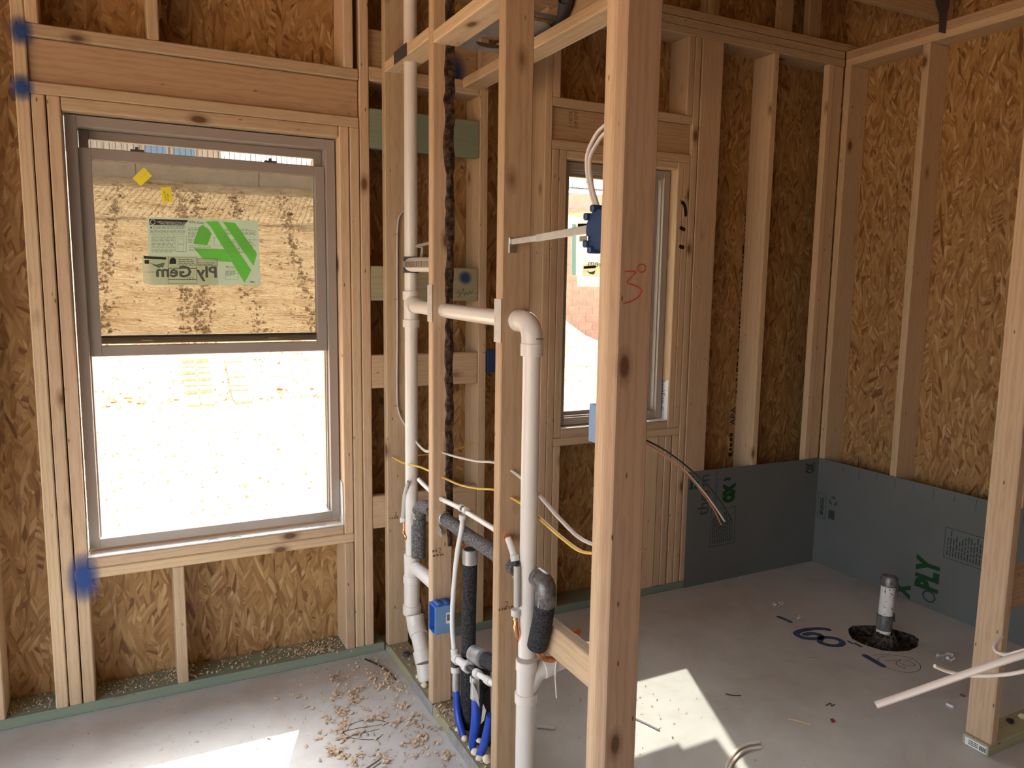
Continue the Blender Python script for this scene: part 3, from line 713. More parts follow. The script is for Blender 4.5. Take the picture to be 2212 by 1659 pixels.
# pipe clamp with rubber liner and a hanger above the tee
cl = thing('pipe_clamp', 'white pipe stub held by a perforated metal band against the left vent riser', 'clamp', (XC, yv1, 1.6))
zk = C(893, 572).z
lathe('rubber_liner', (XC, yv1, zk-.03), (0, 0, 1), [(0, R_+.001), (0, R_+.004), (.06, R_+.004), (.06, R_+.001)], M['rubber'], cl)
tube('pipe_stub', [(XC-.012, yv1-.022, zk+.002), (XC-.013, yv1-.034, zk+.001), (XC-.012, yv1-.055, zk), (XC-.01, -.50, zk-.004)], [.012, .022, .026, .026], M['pvc'], cl, 20, 3)
band = [Vector((XC-R_*1.0-.003, yv1+.01, zk+.004)), Vector((XC-.039, yv1-.03, zk+.003)), Vector((XC-.038, yv1-.06, zk)), Vector((XC-.0375, -.497, zk-.003))]
V = []; Fc = []
for p in catmull(band, 6): V += [p+Vector((0, 0, -.011)), p+Vector((0, 0, .011)), p+Vector((-.0015, 0, .011)), p+Vector((-.0015, 0, -.011))]
for i in range(len(V)//4-1):
    for k in range(4): Fc.append((4*i+k, 4*i+(k+1) % 4, 4*i+4+(k+1) % 4, 4*i+4+k))
mobj('metal_band', V, Fc, M['steel'], cl)
for i in range(9): stroke('band_slot', [Vector((XC-.0395, yv1-.065-i*.026, zk+.009)), Vector((XC-.0395, yv1-.065-i*.026, zk-.009))], .006, (-1, 0, 0), M['steeld'], cl, sub=1)
tube('hanger_arm', [(XC+.005, -.30, zk+.024), (XC+.005, -.31, zk+.06), (XC+.005, -.27, zk+.066)], .006, M['steelm'], cl, 8, 4)
tube('hanger_arm', [(XC+.005, -.25, zk+.068), (XC+.005, -.42, zk+.075)], .006, M['steelm'], cl, 8, 1)
# insulated line
il = thing('insulated_water_pipe', 'foam insulated water pipe elbowing through the partition studs', 'pipe', C(905, 1200))
tube('foam_sleeve', [C(904, 1203), C(904, 1150), C(905, 1118)], .0275, M['insul'], il, 18, 3)
tube('foam_sleeve', [C(905, 1116), C(908, 1100), C(916, 1094), C(935, 1102)], .0255, M['insul'], il, 18, 5)
tube('tape_wrap', [C(904, 1132), C(904, 1112), C(906, 1103)], [.0282, .030, .0275], M['ducttape'], il, 16, 3)
pA_, pB_ = C(952, 1113), C(1058, 1188)
tube('foam_sleeve', [pA_, (pA_+pB_)/2+Vector((0, 0, -.004)), pB_, pB_+(pB_-pA_)*.45], .0225, M['insul'], il, 18, 4)
dr = (pB_-pA_).normalized(); sleeve('tape_wrap', pA_-dr*.01, pA_+dr*.045, .0238, M['ducttape'], il)
fb = pA_+dr*.01; poly('tape_flap', [fb+Vector((-.025, 0, -.005)), fb+Vector((-.02, -.045, -.035)), fb+Vector((-.018, -.05, -.062)), fb+Vector((-.024, -.02, -.055))], (1, 0, 0), .001, M['ducttape'], il)
XI = 1.189
q1 = C(1092, 1226, 1.18); q2 = C(1128, 1240, 1.205)
tube('foam_sleeve', [q1+Vector((0, .05, .03)), q1, q2, C(1158, 1245, 1.2), C(1178, 1262, XI)], .0255, M['insul'], il, 18, 5)
sleeve('tape_wrap', q1+(q1-q2)*.15, q1+(q2-q1)*.85, .0268, M['ducttape'], il)
tube('tape_wrap', [C(1160, 1246, XI), C(1176, 1262, XI), C(1179, 1285, XI), C(1177, 1305, XI)], [.0268, .0285, .029, .0285], M['ductdark'], il, 18, 4)
tube('foam_sleeve', [C(1178, 1296, XI), C(1172, 1340, XI), C(1160, 1396, XI)], .0285, M['insulb'], il, 18, 4)
tube('copper_stub', [C(1164, 1392, XI), C(1163, 1408, XI), C(1170, 1418, XI+.01), C(1183, 1424, XI+.03), C(1203, 1419, XI+.06), C(1232, 1372, XI+.15)], .0085, M['copper'], il, 12, 5)
tube('copper_stub', [C(1242, 1362, 1.30), C(1250, 1364, 1.30)], .0085, M['copper'], il, 12, 1)
# second insulated riser
i2 = thing('insulated_riser', 'upright foam insulated pipe with a silver taped open top', 'pipe', C(1012, 1540, 1.19))
pt = C(1016, 1186, 1.19); pbm = C(1011, 1500, 1.19)
tube('foam_sleeve', [Vector((pt.x, pt.y, pt.z-.005)), (pt.x, (pt.y+pbm.y)/2+.003, (pt.z+pbm.z)/2), (pbm.x, pbm.y, .04)], .0245, M['insulb'], i2, 18, 3)
sleeve('tape_wrap', Vector((pt.x, pt.y, pt.z-.05)), pt, .0262, M['ducttape'], i2)
lathe('dark_end_disc', pt, (0, 0, 1), [(0, .021), (.0006, .021)], M['black'], i2)  # black disc painted in for the shaded hollow of the tube
lathe('tape_wrap', C(1024, 1412, 1.19), (C(1070, 1434, 1.19)-C(1024, 1412, 1.19)), [(0, .020), (.004, .030), (.085, .032), (.087, .027)], M['ducttape'], i2)
tube('foam_sleeve', [C(1050, 1426, 1.19), C(1085, 1442, 1.19)], .026, M['insulb'], i2, 16, 1)
tube('foam_sleeve', [C(1043, 1440, 1.20), C(1044, 1520, 1.20), (1.2, C(1046, 1600, 1.20).y, .04)], .024, M['insulb'], i2, 16, 3)
sleeve('tape_wrap', C(1043, 1520, 1.20), C(1044, 1560, 1.20), .0255, M['ducttape'], i2)
sleeve('tape_wrap', C(1008, 1495, 1.19), C(1009, 1550, 1.19), .0258, M['ducttape'], i2)
# pex supply
XX = 1.163
px_ = thing('pex_supply_line', 'white plastic water supply tubing with a tee between two studs', 'pipe', C(1000, 1102, XX))
rp = .0085
tube('tubing', [C(905, 1036, XX), C(921, 1052, XX), C(947, 1074, XX), C(1000, 1100, XX)], rp, M['pex'], px_, 12, 4)
tube('tubing', [C(1004, 1104, XX), C(1060, 1138, XX), C(1100, 1166, XX)], rp, M['pex'], px_, 12, 4)
tube('tubing', [C(1098, 1163, 1.14), C(1104, 1180, 1.14), C(1112, 1206, 1.14)], .0095, M['pex'], px_, 12, 5)
tube('hole_sleeve', [C(1096, 1160, XX), C(1099, 1168, 1.145)], .0125, M['copper'], px_, 12, 1)
tv = (C(1060, 1138, XX)-C(950, 1076, XX)).normalized(); tc_ = C(1002, 1100, XX)
sleeve('crimp_ring', tc_-tv*.026, tc_-tv*.008, .0125, M['pexring'], px_); sleeve('crimp_ring', tc_+tv*.008, tc_+tv*.026, .0125, M['pexring'], px_)
sleeve('tee_body', tc_-tv*.009, tc_+tv*.009, .009, M['black'], px_)
td = C(1000, 1116, XX)
sleeve('crimp_ring', td+Vector((0, 0, -.012)), td+Vector((0, 0, .006)), .0128, M['pexring'], px_)
XD = 1.152
tube('tubing', [td, C(997, 1145, XD), C(987, 1200, XD), C(979, 1290, XD), C(977, 1350, XD), C(981, 1405, XD)], rp, M['pex'], px_, 12, 5)
sleeve('crimp_ring', C(982, 1402, XD), C(983, 1416, XD), .0135, M['pexring'], px_)
m0, m1, m2_, m3_ = C(984, 1421, XD), C(1013, 1443, XD), C(1033, 1456, XD), C(1062, 1474, XD)
tube('manifold', [m0, m1], .013, M['pex'], px_, 16, 1)
sleeve('crimp_ring', m0, m0+(m1-m0)*.25, .0175, M['pexring'], px_); sleeve('crimp_ring', m0+(m1-m0)*.75, m1, .0185, M['pexring'], px_)
sleeve('tee_body', m1, m2_, .0105, M['black'], px_)
tube('manifold', [m2_, m3_, m3_+(m3_-m2_)*.3], .0095, M['pex'], px_, 14, 1)
sleeve('crimp_ring', C(1028, 1453, XD), C(1035, 1458, XD), .0150, M['pexring'], px_); sleeve('crimp_ring', C(1050, 1467, XD), C(1060, 1474, XD), .0130, M['pexring'], px_)
sleeve('crimp_ring', C(984, 1441, XD), C(985, 1453, XD), .0165, M['pexring'], px_); tube('manifold', [C(983, 1412, XD), C(985, 1450, XD)], .010, M['black'], px_, 12, 1)
sleeve('crimp_ring', C(1024, 1461, XD), C(1024, 1474, XD), .0135, M['pexring'], px_)
# the drop beside the right riser
tube('tubing', [C(1117, 1222, 1.14), C(1117, 1250, 1.14), C(1117, 1310, 1.14)], .0095, M['cableg'], px_, 12, 4)
sleeve('crimp_ring', C(1111, 1198, 1.14), C(1113, 1212, 1.14), .0125, M['pexring'], px_); sleeve('tee_body', C(1114, 1213, 1.14), C(1116, 1222, 1.14), .0105, M['black'], px_)
sleeve('crimp_ring', C(1114.5, 1316, 1.14), C(1114, 1330, 1.14), .0135, M['pexring'], px_)
sleeve('brass_adapter', C(1114, 1330, 1.14), C(1114, 1340, 1.14), .0085, M['brass'], px_)
tube('copper_stub', [C(1114, 1340, 1.14), C(1115, 1355, 1.14), C(1120, 1376, 1.15), C(1127, 1392, 1.18)], .0085, M['copper'], px_, 12, 4)
# left drop behind the left riser
lp = thing('pex_drop_line', 'grey white tubing drop ending in a copper stub beside the left riser', 'pipe', C(873, 1120, 1.15))
tube('tubing', [C(882, 1040, 1.15), C(875, 1070, 1.15), C(871, 1118, 1.15)], [.006, .009, .0095], M['cableg'], lp, 12, 4)
sleeve('crimp_ring', C(871, 1118, 1.15), C(871, 1128, 1.15), .013, M['pexring'], lp)
tube('copper_stub', [C(873, 1128, 1.15), C(873, 1145, 1.15), C(876, 1158, 1.15), C(884, 1166, 1.165)], .0085, M['copper'], lp, 12, 4)
tube('copper_tail', [C(975, 1182, 1.21), C(1003, 1177, 1.21)], .004, M['copper'], lp, 8, 1)
# blue sleeved tails
for i, (a, b, c_, rr) in enumerate((((985, 1486), (989, 1545), (1001, 1614), .0145), ((1026, 1503), (1027, 1560), (1019, 1632), .0165), ((1058, 1545), (1048, 1600), (1034, 1654), .0145))):
    x_ = (XD, XD, 1.155)[i]
    lab = ('blue film sleeve on the water line nearest the blue outlet box', 'wide blue film sleeve between two other sleeved water lines', 'blue film sleeve leaning out from behind the third stud')[i]
    t_ = thing('sleeved_water_line', lab, 'pipe', C(*c_, x_), 'blue sleeved lines in the partition')
    A, B, Cc = C(*a, x_), C(*b, x_), C(*c_, x_); Cc = Vector((Cc.x, Cc.y, max(Cc.z, .04)))
    tube('film_sleeve', [A, B, Cc], [rr*.85, rr*1.12, rr*.95], M['sleeve'], t_, 12, 6, flat=(1, .8))
    if i < 2:
        up2 = A+Vector((0, 0, .065)); tube('tape_wrap', [A+Vector((0, 0, -.008)), up2], [rr*.95, rr*.85], M['ducttape'], t_, 10, 1)
        if i == 1: poly('tape_flap', [A+Vector((-.012, -.005, .055)), A+Vector((-.012, -.05, .03)), A+Vector((-.012, -.06, -.004)), A+Vector((-.012, -.03, .002))], (1, 0, 0), .001, M['ducttape'], t_)
    else: poly('tape_flap', [A+Vector((-.014, .02, .03)), A+Vector((-.014, .035, -.045)), A+Vector((-.014, .012, -.02)), A+Vector((-.014, -.002, .02))], (1, 0, 0), .001, M['ducttape'], t_)
# expanding foam blobs round the pipes on the plate
random.seed(2)
def blob(p, r, lab):
    bm = bmesh.new(); bmesh.ops.create_icosphere(bm, subdivisions=2, radius=r)
    for v in bm.verts: v.co *= random.uniform(.82, 1.15); v.co.z *= .8
    me = bpy.data.meshes.new('foam_blob'); bm.to_mesh(me); bm.free(); me.materials.append(M['foamy'])
    for q in me.polygons: q.use_smooth = True
    tag(link(bpy.data.objects.new('foam_blob', me), None, p), lab, 'foam', 'cured foam blobs on the partition plate')
fl_ = 'small cream blob of cured expanding foam on the partition bottom plate'
for x, y, r in ((903, 1478, .011), (917, 1494, .013), (989, 1590, .011), (1004, 1613, .012), (1018, 1633, .013), (1027, 1648, .016), (1036, 1656, .014), (1035, 1600, .009), (1052, 1640, .016)):
    p = C(x, y, 1.150); blob((p.x, p.y, max(p.z, .038+r*.5)), r, fl_)
# nail plates
def nplate(name, pts, nrm, lab, mat='steel', t=.0018):
    o = poly('nail_plate', pts, nrm, t, M[mat]); tag(o, lab, 'metal plate'); return o
def face_plate(x0, y0, x1, y1, lab, mat, v=XP, y_in=.004):
    a = P(x0, y0, 0, v); b = P(x1, y1, 0, v); ya, yb_ = a.y, b.y
    return nplate(lab, [(v-.0005, ya, a.z), (v-.0005, yb_, a.z), (v-.0005, yb_, b.z), (v-.0005, ya, b.z)], (-1, 0, 0), lab, mat)
z_ = [C(920, 615, XP).z, C(922, 694, XP).z]
nplate('', [(XP-.0005, -.499, z_[0]), (XP-.0005, -.542, z_[0]), (XP-.0005, -.542, z_[1]), (XP-.0005, -.499, z_[1])], (-1, 0, 0), 'steel nail plate over the vent pipe hole of the stud with bark', 'platest')
z_ = [C(1067, 645, XP).z, C(1067, 738, XP).z]
nplate('', [(XP-.0005, -1.022, z_[0]), (XP-.0005, -1.065, z_[0]), (XP-.0005, -1.065, z_[1]), (XP-.0005, -1.022, z_[1])], (-1, 0, 0), 'steel nail plate on the stud next to the vent elbow', 'platest')
for (a, b, lab) in (((890, 0), (935, 0), 'galvanised plate on the bottom plate beside the slanting drain pipe'), ((970, 0), (1040, 0), 'long galvanised plate on the bottom plate below the blue sleeves')):
    y0_ = P(a[0], 1404+(a[0]-832)*1.33, 0, XP).y; y1_ = P(b[0], 1404+(b[0]-832)*1.33, 0, XP).y
    nplate('', [(XP-.0005, y0_, .003), (XP-.0005, y1_, .003), (XP-.0005, y1_, .042), (XP-.0005, y0_, .042)], (-1, 0, 0), lab, 'steelm')
y0_, y1_ = C(852, 120, XP).y, C(879, 95, XP).y
nplate('', [(XP-.0005, y0_, 2.325), (XP-.0005, y1_, 2.325), (XP-.0005, y1_, 2.368), (XP-.0005, y0_, 2.368)], (-1, 0, 0), 'dark steel nail plate on the blocking around the left vent riser', 'steeld')

# ================================================================== ELECTRICAL
def cable(name, pts, r, mat, lab, flat=(1, .55), grp=None, sub=8, n=10):
    return tag(tube(name, pts, r, M[mat], None, n, sub, flat), lab, 'cable', grp)
yc = -.0445
cable('cable', [P(878, 452, 1, yc), P(866, 462, 1, yc), P(859, 485, 1, yc), P(857.5, 560, 1, yc), P(858, 700, 1, yc), P(857.5, 850, 1, yc), P(862, 892, 1, yc), P(875, 918, 1, -.08), P(893, 945, 1, -.15), C(905, 962), C(921, 975, 1.17), C(942, 972, 1.17)], .0062, 'cableg', 'grey cable stapled down the stud against the back wall')
cable('cable', [C(938, 972, 1.17), C(948, 974, 1.17), C(980, 985, 1.17), C(1030, 996, 1.17), C(1062, 998, 1.17), C(1082, 1003, 1.17), C(1098, 1011, 1.17), C(1130, 1035, 1.175), C(1162, 1066, 1.2), C(1200, 1110, 1.19), C(1245, 1156, 1.18), C(1276, 1174, 1.175), C(1300, 1180, 1.175)], .0068, 'cablew', 'white flat cable threaded through the partition studs above the yellow cable')
cable('cable', [P(846, 984, 1, -.005), P(852, 989, 1, -.06), C(872, 1000, 1.16), C(905, 1008, 1.16), C(930, 1018, 1.17), C(952, 1028, 1.17), C(990, 1046, 1.17), C(1030, 1055, 1.17), C(1062, 1057, 1.17), C(1082, 1063, 1.17), C(1096, 1070, 1.17), C(1130, 1090, 1.175), C(1162, 1116, 1.205), C(1200, 1150, 1.19), C(1240, 1182, 1.18), C(1262, 1193, 1.175), C(1290, 1196, 1.175)], .0062, 'cabley', 'yellow cable threaded through the partition studs')
cable('cable', [P(1026, 952, 1, .05), P(1010, 962, 1, .03), P(985, 970, 1, .01), P(930, 981, 1, .0), P(880, 984, 1, .02)], .0045, 'cabley', 'thin yellow cable running behind the stud with bark')
# cable staples on the first stud
stp = thing('cable_staples', 'thin wire staples holding the grey cable on the stud', 'staple', P(857, 700, 1, yc))
for x, y in ((857, 507), (857, 648), (857, 878)): tube('staple', [P(x-7, y, 1, -.0395), P(x-5, y-1, 1, -.051), P(x+5, y-1, 1, -.051), P(x+6, y, 1, -.0395)], .0012, M['steel'], stp, 6, 2)
# outlet boxes
def nailbox(lab, x0, x1, y0, y1, z0, z1, flip=False, mats=('blue', 'bluelit')):
    """open fronted nail-on box: front faces -x"""
    b = thing('outlet_box', lab, 'outlet box', (x0, (y0+y1)/2, z0)); w = .0035
    xb = x0 if flip else x1-w
    box('back', (xb, y0, z0), (xb+w, y1, z1), M[mats[0]], b, .0006)
    if flip: x0, x1 = x0+w, x1+w
    box('side', (x0, y0, z0), (x1-w, y0+w, z1), M[mats[1]], b, .0006); box('side', (x0, y1-w, z0), (x1-w, y1, z1), M[mats[0]], b, .0006)
    box('top', (x0, y0+w, z1-w), (x1-w, y1-w, z1), M[mats[0]], b, .0006); box('bottom', (x0, y0+w, z0), (x1-w, y1-w, z0+w), M[mats[0]], b, .0006)
    return b
zb0, zb1 = C(932, 1362, 1.12).z, C(932, 1303, 1.12).z
ob = nailbox('bright blue plastic outlet box nailed to the stud with bark', 1.117, 1.192, -.602, -.5425, zb0, zb1)
for k in range(2): box('nail_bracket', (1.13+.03*k, -.596, zb1+.0003), (1.142+.03*k, -.548, zb1+.006), M['blue'], ob, .001)
la = box('label', (1.158, -.6028, zb0+.035), (1.185, -.6022, zb0+.075), M['white'], ob, 0)
for k in range(7): box('barcode', (1.162+.0028*k, -.6034, zb0+.045), (1.162+.0028*k+(.0012 if k % 2 else .002), -.6029, zb0+.068), M['blackink'], la, 0)
zq0, zq1 = P(1056, 806, 1, -.01).z, P(1056, 757, 1, -.01).z
nailbox('dark blue outlet box on the back wall stud behind the partition', 1.587, 1.642, -.004, .07, zq0, zq1, mats=('blue', 'bluedk'))
zr0, zr1 = C(1279, 955, 1.15).z, C(1279, 873, 1.15).z
nailbox('blue outlet box coloured pale as if lit through, on the far side of the marked door post', 1.150, 1.226, -1.5415, -1.487, zr0, zr1, True, ('bluelit', 'bluelit'))
# round fixture box on an adjustable bar between stud and post
bh = thing('bar_hanger', 'telescoping steel bar hanger carrying a blue round fixture box', 'fixture bracket', C(1200, 512, 1.16))
h0, h1, h2 = C(1103, 523, 1.16), C(1188, 510, 1.16), C(1300, 490, 1.16)
def chan(n_, a, b, w, m):
    d = (b-a); L = d.length; o = box(n_, (-w*.5, -L/2, -w), (w*.5, L/2, w), M[m], bh, .0012); bpy.context.view_layer.update()
    o.location = (a+b)/2; o.rotation_euler = (math.atan2(d.z, math.hypot(d.x, d.y))*(1 if d.y > 0 else -1), 0, 0)
    return o
chan('rail', h0, h1, .0075, 'platest'); chan('rail', h1+(h0-h1)*.3, h2, .0092, 'platest')
box('foot', (h0.x-.012, -1.0685, h0.z-.03), (h0.x+.012, -1.0645, h0.z+.012), M['steel'], bh, .001)
bc = C(1292, 497, 1.16)
lathe('fixture_box', bc+Vector((-.012, -.012, 0)), (1, 0, 0), [(0, .044), (.006, .0465), (.048, .044), (.05, .02)], M['bluedk'], bh, 16)
for a in (100, 140, 220, 250): 
    c_ = bc+Vector((-.02, math.cos(math.radians(a))*-.045-.01, math.sin(math.radians(a))*.047)); box('box_lug', c_-Vector((.002, .007, .008)), c_+Vector((.03, .007, .008)), M['bluedk'], bh, .003)
box('bar_clip', bc+Vector((-.018, .015, -.024)), bc+Vector((-.013, .05, -.012)), M['steel'], bh, .001)
for k, (dx, lab) in enumerate(((0, 'white cable looping from the door post to the round blue box, outer of two'), (6, 'white cable looping from the door post to the round blue box, inner of two'))):
    cable('cable', [C(1330, 255+3*dx, 1.165), C(1305+dx*.3, 272+2.6*dx, 1.16), C(1287+dx, 292+2*dx, 1.155), C(1270+dx, 330+dx, 1.15), C(1268+dx, 365, 1.15), C(1274+dx, 405, 1.15), C(1282+dx, 435, 1.155), C(1293+dx*.7, 462, 1.16)], .0058, 'cablew', lab, grp='pair of looped cables')
# stripped conductors hanging off the far side of the post
yw = -1.50
for pts, mt, lab in (([(1375, 942), (1394, 950), (1440, 975), (1490, 1013), (1540, 1062), (1566, 1098), (1579, 1123)], 'black', 'black insulated wire drooping from the door post'),
                     ([(1375, 944), (1394, 955), (1440, 985), (1484, 1022), (1520, 1062), (1548, 1100), (1565, 1126)], 'cablew', 'white insulated wire drooping from the door post'),
                     ([(1375, 945), (1394, 957), (1440, 988), (1484, 1025), (1512, 1058), (1540, 1098), (1558, 1134)], 'copper', 'bare copper wire drooping from the door post')):
    cable('wire', [P(x, y, 1, yw) for x, y in pts], .0021, mt, lab, (1, 1), 'stripped wires at the door post', n=8)
# loose cables hanging in at the right
fr = PT(2440, 1380, 1.12)
cable('cable', [PT(1892, 1523, 1.10), PT(1960, 1500, 1.09), PT(2080, 1458, 1.07), PT(2212, 1414, 1.05), PT(2330, 1388, 1.06), Vector((1.66, -2.413, 1.0))], .0066, 'cablew', 'thick white cable end poking across the stub wall', (.95, .75))
cable('cable', [PT(2019, 1439, 1.28), PT(2050, 1451, 1.28), PT(2095, 1459, 1.27), PT(2150, 1459, 1.25), PT(2212, 1450, 1.22), PT(2320, 1420, 1.2), Vector((1.64, -2.413, 1.02))], .0040, 'cablew', 'thin white cable end curling in front of the stub wall', (1, .8))
cable('cable', [PT(2163, 1375, 1.36), PT(2150, 1395, 1.34), PT(2154, 1408, 1.32), PT(2175, 1414, 1.29), PT(2212, 1405, 1.25), PT(2320, 1380, 1.2), Vector((1.65, -2.413, 1.05))], .0040, 'cablew', 'thin white cable looping beside the stub wall stud', (1, .8))
# ---------------- recessed light pan in the chase
rl = thing('recessed_light_frame', 'grey metal recessed light mounting plate with a round opening', 'light fixture', (1.39, -.5, 2.37))
zp_ = 2.372; cx, cy, hr = 1.405, -.435, .068
nn = 32; inner = [(cx+hr*math.cos(2*math.pi*k/nn), cy+hr*math.sin(2*math.pi*k/nn)) for k in range(nn)]
outer = []
for k in range(nn):
    c_, s_ = math.cos(2*math.pi*k/nn), math.sin(2*math.pi*k/nn); x0_, x1_, y0_, y1_ = 1.245, 1.50, -.70, -.325
    tx = ((x1_-cx) if c_ > 0 else (x0_-cx))/c_ if abs(c_) > 1e-6 else 9; ty = ((y1_-cy) if s_ > 0 else (y0_-cy))/s_ if abs(s_) > 1e-6 else 9
    t_ = min(tx, ty); outer.append((cx+c_*t_, cy+s_*t_))
V = [(x, y, zp_) for x, y in inner]+[(x, y, zp_) for x, y in outer]+[(x, y, zp_+.0015) for x, y in inner]+[(x, y, zp_+.0015) for x, y in outer]
Fc = []
for k in range(nn):
    j = (k+1) % nn; Fc += [(k, j, nn+j, nn+k), (2*nn+k, 2*nn+j, 3*nn+j, 3*nn+k), (k, j, 2*nn+j, 2*nn+k), (nn+k, nn+j, 3*nn+j, 3*nn+k)]
mobj('mounting_plate', V, Fc, M['steelm'], rl)
box('hanger_rail', (1.24, -.70, 2.385), (1.53, -.686, 2.40), M['steelm'], rl, .001); box('hanger_rail', (1.22, -.33, 2.385), (1.51, -.318, 2.40), M['steelm'], rl, .001)
lathe('can_housing', (cx, cy, zp_+.03), (0, 0, 1), [(0, .074), (.14, .074), (.145, .05)], WOOD_D[2], rl, 20)
box('junction_box', (1.27, -.66, 2.39), (1.36, -.55, 2.47), M['steelm'], rl, .002)
fb_ = thing('foam_sealant', 'dark sealing foam squeezed along the recessed light plate', 'sealant', (1.505, -.6, 2.37))
random.seed(8)
tube('foam_bead', [(1.503, -.34, 2.372), (1.506, -.44, 2.375), (1.502, -.52, 2.37), (1.508, -.62, 2.378), (1.512, -.70, 2.385)], [.004, .009, .006, .011, .012], M['rubber'], fb_, 10, 5)
tube('foam_lump', [(1.500, -.71, 2.375), (1.496, -.74, 2.40), (1.49, -.765, 2.425), (1.482, -.77, 2.43)], [.012, .02, .025, .012], M['rubber'], fb_, 12, 4)
# ================================================================== WINDOW LABELS
yl = .0645
def wl_pt(x, y, v=yl): return P(x, y, 1, v)
def sheet(name, px, mat, lab, v=yl, t=.0006, par=None, cat='label', grp=None):
    o = poly(name, [wl_pt(x, y, v) for x, y in px], (0, 1, 0), t, mat, par)
    if lab: tag(o, lab, cat, grp)
    return o
def zz(x, y): return (300+x/8.193, 460+y/8.193)          # detail crop of the label
gp = .0775          # the labels lie against the room face of the raised sash pane (pane front at .077)
gp = .0762
big = sheet('window_label', [zz(135, 70), zz(2105, 135), zz(2160, 1275), zz(215, 1280), zz(175, 780)], M['film'], 'large pale green installation label with a green chevron logo on the raised sash', gp)
sm = sheet('window_label', [zz(60, 745), zz(1400, 810), zz(1405, 1275), zz(215, 1270), zz(80, 1245)], M['film2'], 'smaller greyish rating label overlapping the large label on the raised sash', gp-.0012)
def on_big(pts, mat, nm, par=None, v=gp-.0006): return sheet(nm, [zz(*p) for p in pts], mat, None, v, .0003, par or big)
on_big([(180, 105), (875, 128), (800, 225), (190, 212)], M['filmdark'], 'header_band')
for q in ([(1130, 205), (1290, 360), (1215, 570), (965, 550), (1060, 260)], [(975, 625), (1500, 640), (1640, 870), (1160, 840)],
          [(1175, 150), (1400, 148), (1990, 1010), (1870, 1240), (1265, 240)], [(1480, 152), (1700, 175), (2090, 720), (2030, 940)]): on_big(q, M['filmgreen'], 'logo_mark')
def txt(s, size, p, mat, par, v, mirror=False, nm='lettering', sx=1):
    o = wl_pt(*zz(*p), v); return lettering(nm, s, size, o, (-1 if mirror else 1, 0, 0), (0, 0, 1), mat, par, .0003, 'LEFT', sx, .0016 if mirror else 0)
txt('NEW CONSTRUCTION WINDOWS', .0082, (325, 170), M['white'], big, gp-.0011, sx=.95); txt('NAIL FIN INSTALLATION', .0075, (370, 200), M['white'], big, gp-.0011, sx=1.05)
txt('Ply Gem', .012, (935, 185), M['filmdark'], big, gp-.001)
txt('Ply Gem', .056, (1395, 1140), M['filmgrey'], sm, gp-.0018, True, sx=1.08)
def ring(c, r, mat, par, v, w=3):
    p = [zz(c[0]+r*math.cos(2*math.pi*k/16), c[1]+r*math.sin(2*math.pi*k/16)) for k in range(17)]
    return stroke('seal_ring', [wl_pt(x, y, v) for x, y in p], .0016, (0, -1, 0), mat, par, .0003, 1)
ring((245, 160), 42, M['white'], big, gp-.0011); ring((905, 165), 16, M['filmdark'], big, gp-.001)
def lines(par, x0, y0, x1, y1, n, mat, v, gap=True):
    """small print as broken thin lines"""
    V = []; Fc = []
    for i in range(n):
        y = y0+(y1-y0)*i/n; x = x0
        while x < x1*random.uniform(.93, 1):
            l = random.uniform(25, 90); b = len(V); h = 9
            for p in ((x, y), (min(x+l, x1), y+2), (min(x+l, x1), y+h+2), (x, y+h)): V.append(wl_pt(*zz(*p), v))
            Fc.append((b, b+1, b+2, b+3)); x += l+14
    return mobj('small_print', V, Fc, mat, par)
random.seed(4); ln = gp-.0004
lines(big, 250, 240, 825, 285, 2, M['filmdark'], ln); lines(big, 195, 300, 825, 390, 4, M['filmline'], ln); lines(big, 220, 405, 640, 710, 12, M['filmline'], ln)
lines(big, 870, 260, 1270, 540, 11, M['filmline'], ln); lines(big, 890, 580, 1280, 690, 4, M['filmline'], ln); lines(big, 1510, 290, 2080, 400, 5, M['filmline'], ln)
lines(big, 1510, 470, 2090, 720, 10, M['filmline'], ln); lines(big, 1560, 940, 1810, 990, 2, M['filmline'], ln); lines(big, 1540, 1030, 1750, 1120, 5, M['filmline'], ln); lines(big, 1970, 1205, 2120, 1235, 2, M['filmdark'], ln)
for q in (((215, 235), (240, 272), (195, 272)), ((1515, 412), (1530, 435), (1500, 435)), ((1760, 412), (1775, 435), (1745, 435)), ((1557, 932), (1573, 957), (1542, 957))): on_big(q, M['filmdark'], 'warning_mark')
def outl(par, x0, y0, x1, y1, w, mat, v, nm='diagram_line'):
    for q in (((x0, y0), (x1, y0), (x1, y0+w), (x0, y0+w)), ((x0, y1-w), (x1, y1-w), (x1, y1), (x0, y1)), ((x0, y0), (x0+w, y0), (x0+w, y1), (x0, y1)), ((x1-w, y0), (x1, y0), (x1, y1), (x1-w, y1))): on_big(q, mat, nm, par, v)
outl(big, 690, 455, 800, 550, 5, M['filmline'], ln); outl(big, 690, 560, 790, 680, 5, M['filmline'], ln); outl(big, 650, 410, 840, 690, 6, M['filmline'], ln); outl(big, 1330, 430, 1450, 580, 5, M['filmline'], ln); outl(big, 1530, 1010, 1760, 1180, 5, M['filmline'], ln)
sv = gp-.0018
on_big([(85, 760), (482, 785), (482, 828), (88, 808)], M['filmdark'], 'header_band', sm, sv)
on_big([(100, 830), (180, 832), (180, 900), (100, 898)], M['filmdark'], 'rating_mark', sm, sv)
on_big([(540, 900), (545, 830), (575, 795), (620, 790), (655, 820), (662, 900)], M['filmdark'], 'seal', sm, sv)
on_big([(200, 885), (300, 915), (420, 885), (460, 880), (440, 930), (430, 975), (400, 955), (350, 975), (270, 935)], M['filmline'], 'map_shape', sm, sv)
